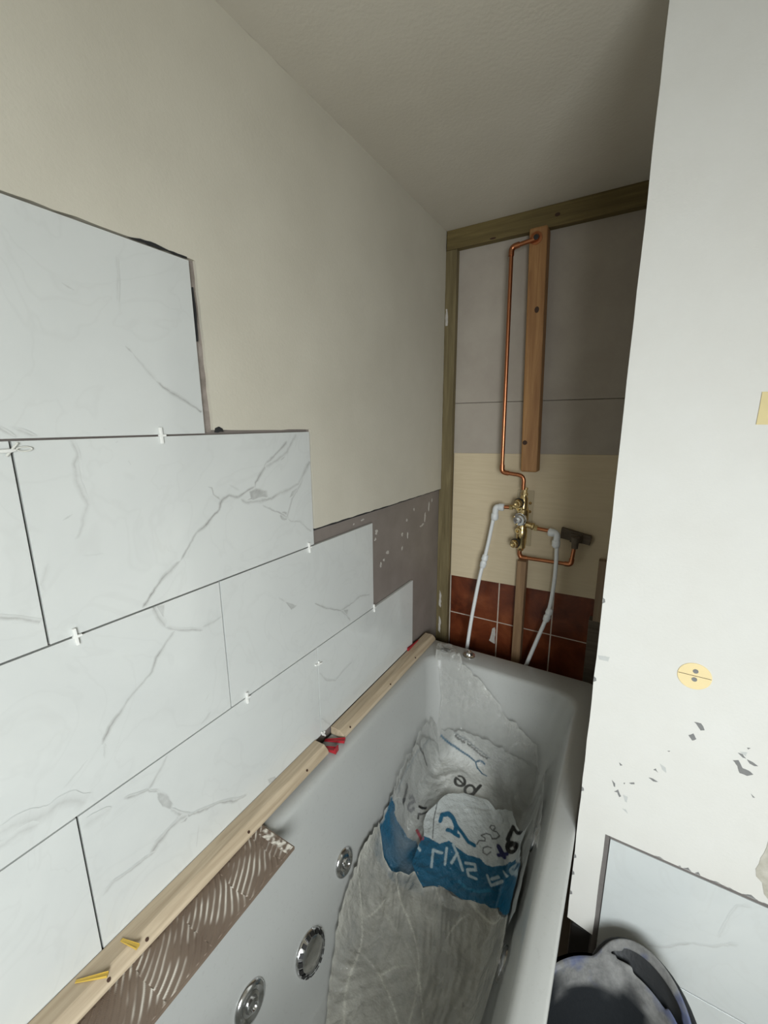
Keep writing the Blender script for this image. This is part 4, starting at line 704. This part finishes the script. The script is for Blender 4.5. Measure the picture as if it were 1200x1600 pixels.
for base, s in ((0, 1), (n_, -1)):
    for j in range(NH):
        for i in range(NA):
            if keep[j][i]:
                i2 = (i+1) % NA; q = (base+j*NA+i, base+j*NA+i2, base+(j+1)*NA+i2, base+(j+1)*NA+i); fs.append(q if s > 0 else q[::-1])
for i in range(NA): i2 = (i+1) % NA; fs.append((NH*NA+i, NH*NA+i2, n_+NH*NA+i2, n_+NH*NA+i))
def edge_wall(a0, b0): fs.append((a0, b0, b0+n_, a0+n_))
for j in range(NH):
    for i in range(NA):
        if not keep[j][i]:
            i2 = (i+1) % NA
            if keep[j][(i-1) % NA]: edge_wall(j*NA+i, (j+1)*NA+i)
            if keep[j][i2]: edge_wall(j*NA+i2, (j+1)*NA+i2)
            if j and keep[j-1][i]: edge_wall(j*NA+i, j*NA+i2)
            if j < NH-1 and keep[j+1][i]: edge_wall((j+1)*NA+i, (j+1)*NA+i2)
fs.append(tuple(range(NA))[::-1]); fs.append(tuple(n_+i for i in range(NA)))
for k, v in enumerate(vs):
    h = (k % n_)//NA/NH; cs.append(max(0, min(1, (h-.60+.20*noise.noise((v.x*16, v.y*16, v.z*16)))*14)) if k >= n_ or h > .68 else .15)
mb = MB(); mb.add(vs, fs, cs); o = mb.build('body', M['tub'], tub)
sm = o.modifiers.new('smooth', 'SUBSURF'); sm.levels = 1; sm.render_levels = 1; o.data.shade_smooth()

# a second, plain black tub, added to show black through the handle hole
t2 = thing('plastic_tub', (.80, .715, -1.499), 'plain black tub added round the plaster-crusted one to darken its handle hole', 'tub')
vs = []; fs = []
for j in range(NH+1):
    for i in range(NA):
        a = 2*math.pi*i/NA; h = j/NH; hd = handle(a); p = tub_pt(a, min(1, h/.72), .004); s = max(0, (h-.72)/.28)
        vs.append(p+Vector((math.cos(a)*(.012*s+.024*hd*s), math.sin(a)*(.012*s+.030*hd*s), .060*hd*s-.004)))
inner = [v+Vector((-math.cos(2*math.pi*(k % NA)/NA)*.003, -math.sin(2*math.pi*(k % NA)/NA)*.003, .002 if k < NA else 0)) for k, v in enumerate(vs)]; m_ = len(vs); vs = vs+inner
for j in range(NH):
    for i in range(NA):
        i2 = (i+1) % NA; q = (j*NA+i, j*NA+i2, (j+1)*NA+i2, (j+1)*NA+i); fs += [q, tuple(m_+k for k in q[::-1])]
for i in range(NA): i2 = (i+1) % NA; fs.append((NH*NA+i, NH*NA+i2, m_+NH*NA+i2, m_+NH*NA+i))
fs += [tuple(range(NA))[::-1], tuple(m_+i for i in range(NA))]
mb = MB(); mb.add(vs, fs, 0.0); o = mb.build('body', M['tub'], t2); o.data.shade_smooth()

# ------------------------------------------------------------------ plastic sheets and the printed bag in the bath
def pip(px, py, poly):
    ins = np.zeros(px.shape, bool); n = len(poly)
    for i in range(n):
        x1, y1 = poly[i]; x2, y2 = poly[(i+1) % n]
        if y1 == y2: continue
        c = ((y1 > py) != (y2 > py)) & (px < (x2-x1)*(py-y1)/(y2-y1)+x1); ins ^= c
    return ins
def dist_line(px, py, pts):
    best = np.full(px.shape, 9.)
    for (x1, y1), (x2, y2) in zip(pts, pts[1:]):
        dx, dy = x2-x1, y2-y1; L = dx*dx+dy*dy or 1e-12; t = np.clip(((px-x1)*dx+(py-y1)*dy)/L, 0, 1)
        best = np.minimum(best, np.hypot(px-x1-t*dx, py-y1-t*dy))
    return best
def sdf(px, py, poly):
    d = dist_line(px, py, list(poly)+[poly[0]]); return np.where(pip(px, py, poly), -d, d)
def crumple(x, y, seed, amp, f=1.0):
    r = np.random.RandomState(seed); h = np.zeros_like(x)
    wx = x+.02*np.sin(y*19+seed)+.012*np.sin(x*37+y*11); wy = y+.02*np.sin(x*23+seed*2)+.012*np.sin(y*31-x*17)
    for k in range(7):
        a = r.uniform(0, math.pi); fr = f*r.uniform(5, 9)*(1.35**k); ph = r.uniform(0, 1)
        u = (wx*math.cos(a)+wy*math.sin(a))*fr+ph; h += (np.abs((u % 1)-.5)*2-.5)/(1.28**k)*(.5+.5*np.sin(x*r.uniform(8, 20)+y*r.uniform(8, 20)+ph*9))
    return h*amp
def sheet(name, poly, mat, parent, res, off, seed, amp, ink=None, base=bag_z, edge_jag=.004, f=1.0, curl=.0):
    poly = jag([tuple(p) for p in poly], .012, edge_jag*.5, seed); xs = [p[0] for p in poly]; ys = [p[1] for p in poly]
    gx, gy = np.meshgrid(np.arange(min(xs), max(xs), res), np.arange(min(ys), max(ys), res)); r = np.random.RandomState(seed)
    gx = gx.ravel()+r.uniform(-.2, .2, gx.size)*res; gy = gy.ravel()+r.uniform(-.2, .2, gy.size)*res
    s = sdf(gx, gy, poly); k = s < -res*.6; gx, gy = gx[k], gy[k]
    pts = [Vector(p) for p in poly]+[Vector((a, b)) for a, b in zip(gx, gy)]; n = len(poly)
    v2, _, fc, *_ = delaunay_2d_cdt(pts, [(i, (i+1) % n) for i in range(n)], [], 1, 1e-6)
    x = np.array([v[0] for v in v2]); y = np.array([v[1] for v in v2])
    cr = crumple(x, y, seed, amp, f); ed = np.exp(-np.abs(sdf(x, y, poly))/.02)
    lo = bath_z(x, y, .003)+.002
    z = np.maximum(base(x, y)+off+cr+curl*ed, lo)
    mb = MB(); mb.add(list(zip(x.tolist(), y.tolist(), z.tolist())), [tuple(f_) for f_ in fc]); o = mb.build(name, mat, parent)
    me = o.data; me.shade_smooth()
    if ink:
        col, op = ink(x, y); a = me.attributes.new('ink', 'FLOAT_COLOR', 'POINT'); a.data.foreach_set('color', np.concatenate([col, np.ones((len(x), 1))], 1).ravel())
        b = me.attributes.new('opacity', 'FLOAT', 'POINT'); b.data.foreach_set('value', op)
    return o
INK = dict(blue=(.006, .105, .20), black=(.012, .012, .012), dark=(.06, .06, .06), grey=(.18, .21, .22), grey2=(.20, .20, .20), navy=(.012, .01, .09), white=(.52, .62, .64), faint=(.03, .25, .42), red=(.35, .06, .08))
def film_op(poly, seed, over=None):
    # how milky the film looks: highlights painted in at hems and along creases, clearer over the bag
    def f(x, y):
        op = np.ones(len(x)); r = np.random.RandomState(seed+50)
        op += .7*np.exp(-np.abs(sdf(x, y, poly))/.005)
        wx = x+.02*np.sin(y*19+seed)+.012*np.sin(x*37+y*11); wy = y+.02*np.sin(x*23+seed*2)
        for k in range(6):
            a = r.uniform(0, math.pi); fr = r.uniform(4, 9); u = ((wx*math.cos(a)+wy*math.sin(a))*fr+r.uniform(0, 1)) % 1
            op += np.exp(-np.abs(u-.5)/fr/.0013)*np.clip(1.3*np.sin(x*r.uniform(10, 30)+y*r.uniform(10, 30)), 0, 1.6)
        if over is not None:
            k = 1/(1+np.exp(sdf(x, y, over)/.01)); op *= 1-.74*k
        return np.zeros((len(x), 3))+.5, op
    return f
def paint_ink(kind):
    def f(x, y):
        n = len(x); n1 = np.array([noise.noise((a*18, b*18, 1)) for a, b in zip(x, y)])
        if kind == 'body':
            col = np.tile(np.array((.52, .53, .50)), (n, 1)); op = np.full(n, .60)+.2*n1
            k = 1/(1+np.exp(sdf(x, y, DATA['white_body'][0])/.012)); col += k[:, None]*.32; op += k*.42
            k = (sdf(x, y, DATA['blue_body'][0]) < 0).astype(float); k *= np.clip(.88+.4*n1, .6, .98)
        else:
            col = np.tile(np.array((.55, .58, .57)), (n, 1)); op = np.full(n, .93)
            k = (sdf(x, y, DATA['blue_flap'][0]) < 0).astype(float)
        col = col*(1-k[:, None])+np.array(INK['blue'])*k[:, None]; op = op*(1-k)+k*.97
        for c, w_, pts in DATA['strokes']:
            w_ = w_*1.9; d = dist_line(x, y, pts); k = np.clip((w_*.5+.0006-d)/.0016, 0, 1)*(.55 if c in ('white', 'faint') else 1)
            if c == 'white' and kind != 'body': k = k*1.45
            col = col*(1-k[:, None])+np.array(INK[c])*k[:, None]; op = np.maximum(op, k*.97)
        return np.clip(col, 0, 1), np.clip(op, 0, 1)
    return f
bag = thing('plastic_bag', (.37, 1.15, -1.36), 'crumpled white and blue printed plastic bag lying in the bath', 'bag')
cl = lambda poly: [(min(max(x, .142), .592), min(y, 1.46)) for x, y in poly]
sheet('bag_body', cl(DATA['body'][0]), M['bag'], bag, .0022, 0, 5, .006, paint_ink('body'))
sheet('folded_flap', cl(DATA['flap'][0]), M['bag'], bag, .0021, .020, 9, .006, paint_ink('flap'), curl=.006)
fu = sheet('plastic_sheet', DATA['upper'][0], M['film'], None, .003, .020, 21, .018, film_op(DATA['upper'][0], 3, DATA['body'][0]), f=1.3)
tag(fu, 'clear crumpled plastic sheet draped over the far end of the bath and bag', 'plastic sheet', 'clear plastic sheets in the bath')
fl = sheet('plastic_sheet', DATA['lower'][0], M['film_low'], None, .003, .014, 33, .012, film_op(DATA['lower'][0], 8), f=1.2, curl=.008)
tag(fl, 'dusty clear plastic sheet spread over the bath floor near the jets', 'plastic sheet', 'clear plastic sheets in the bath')
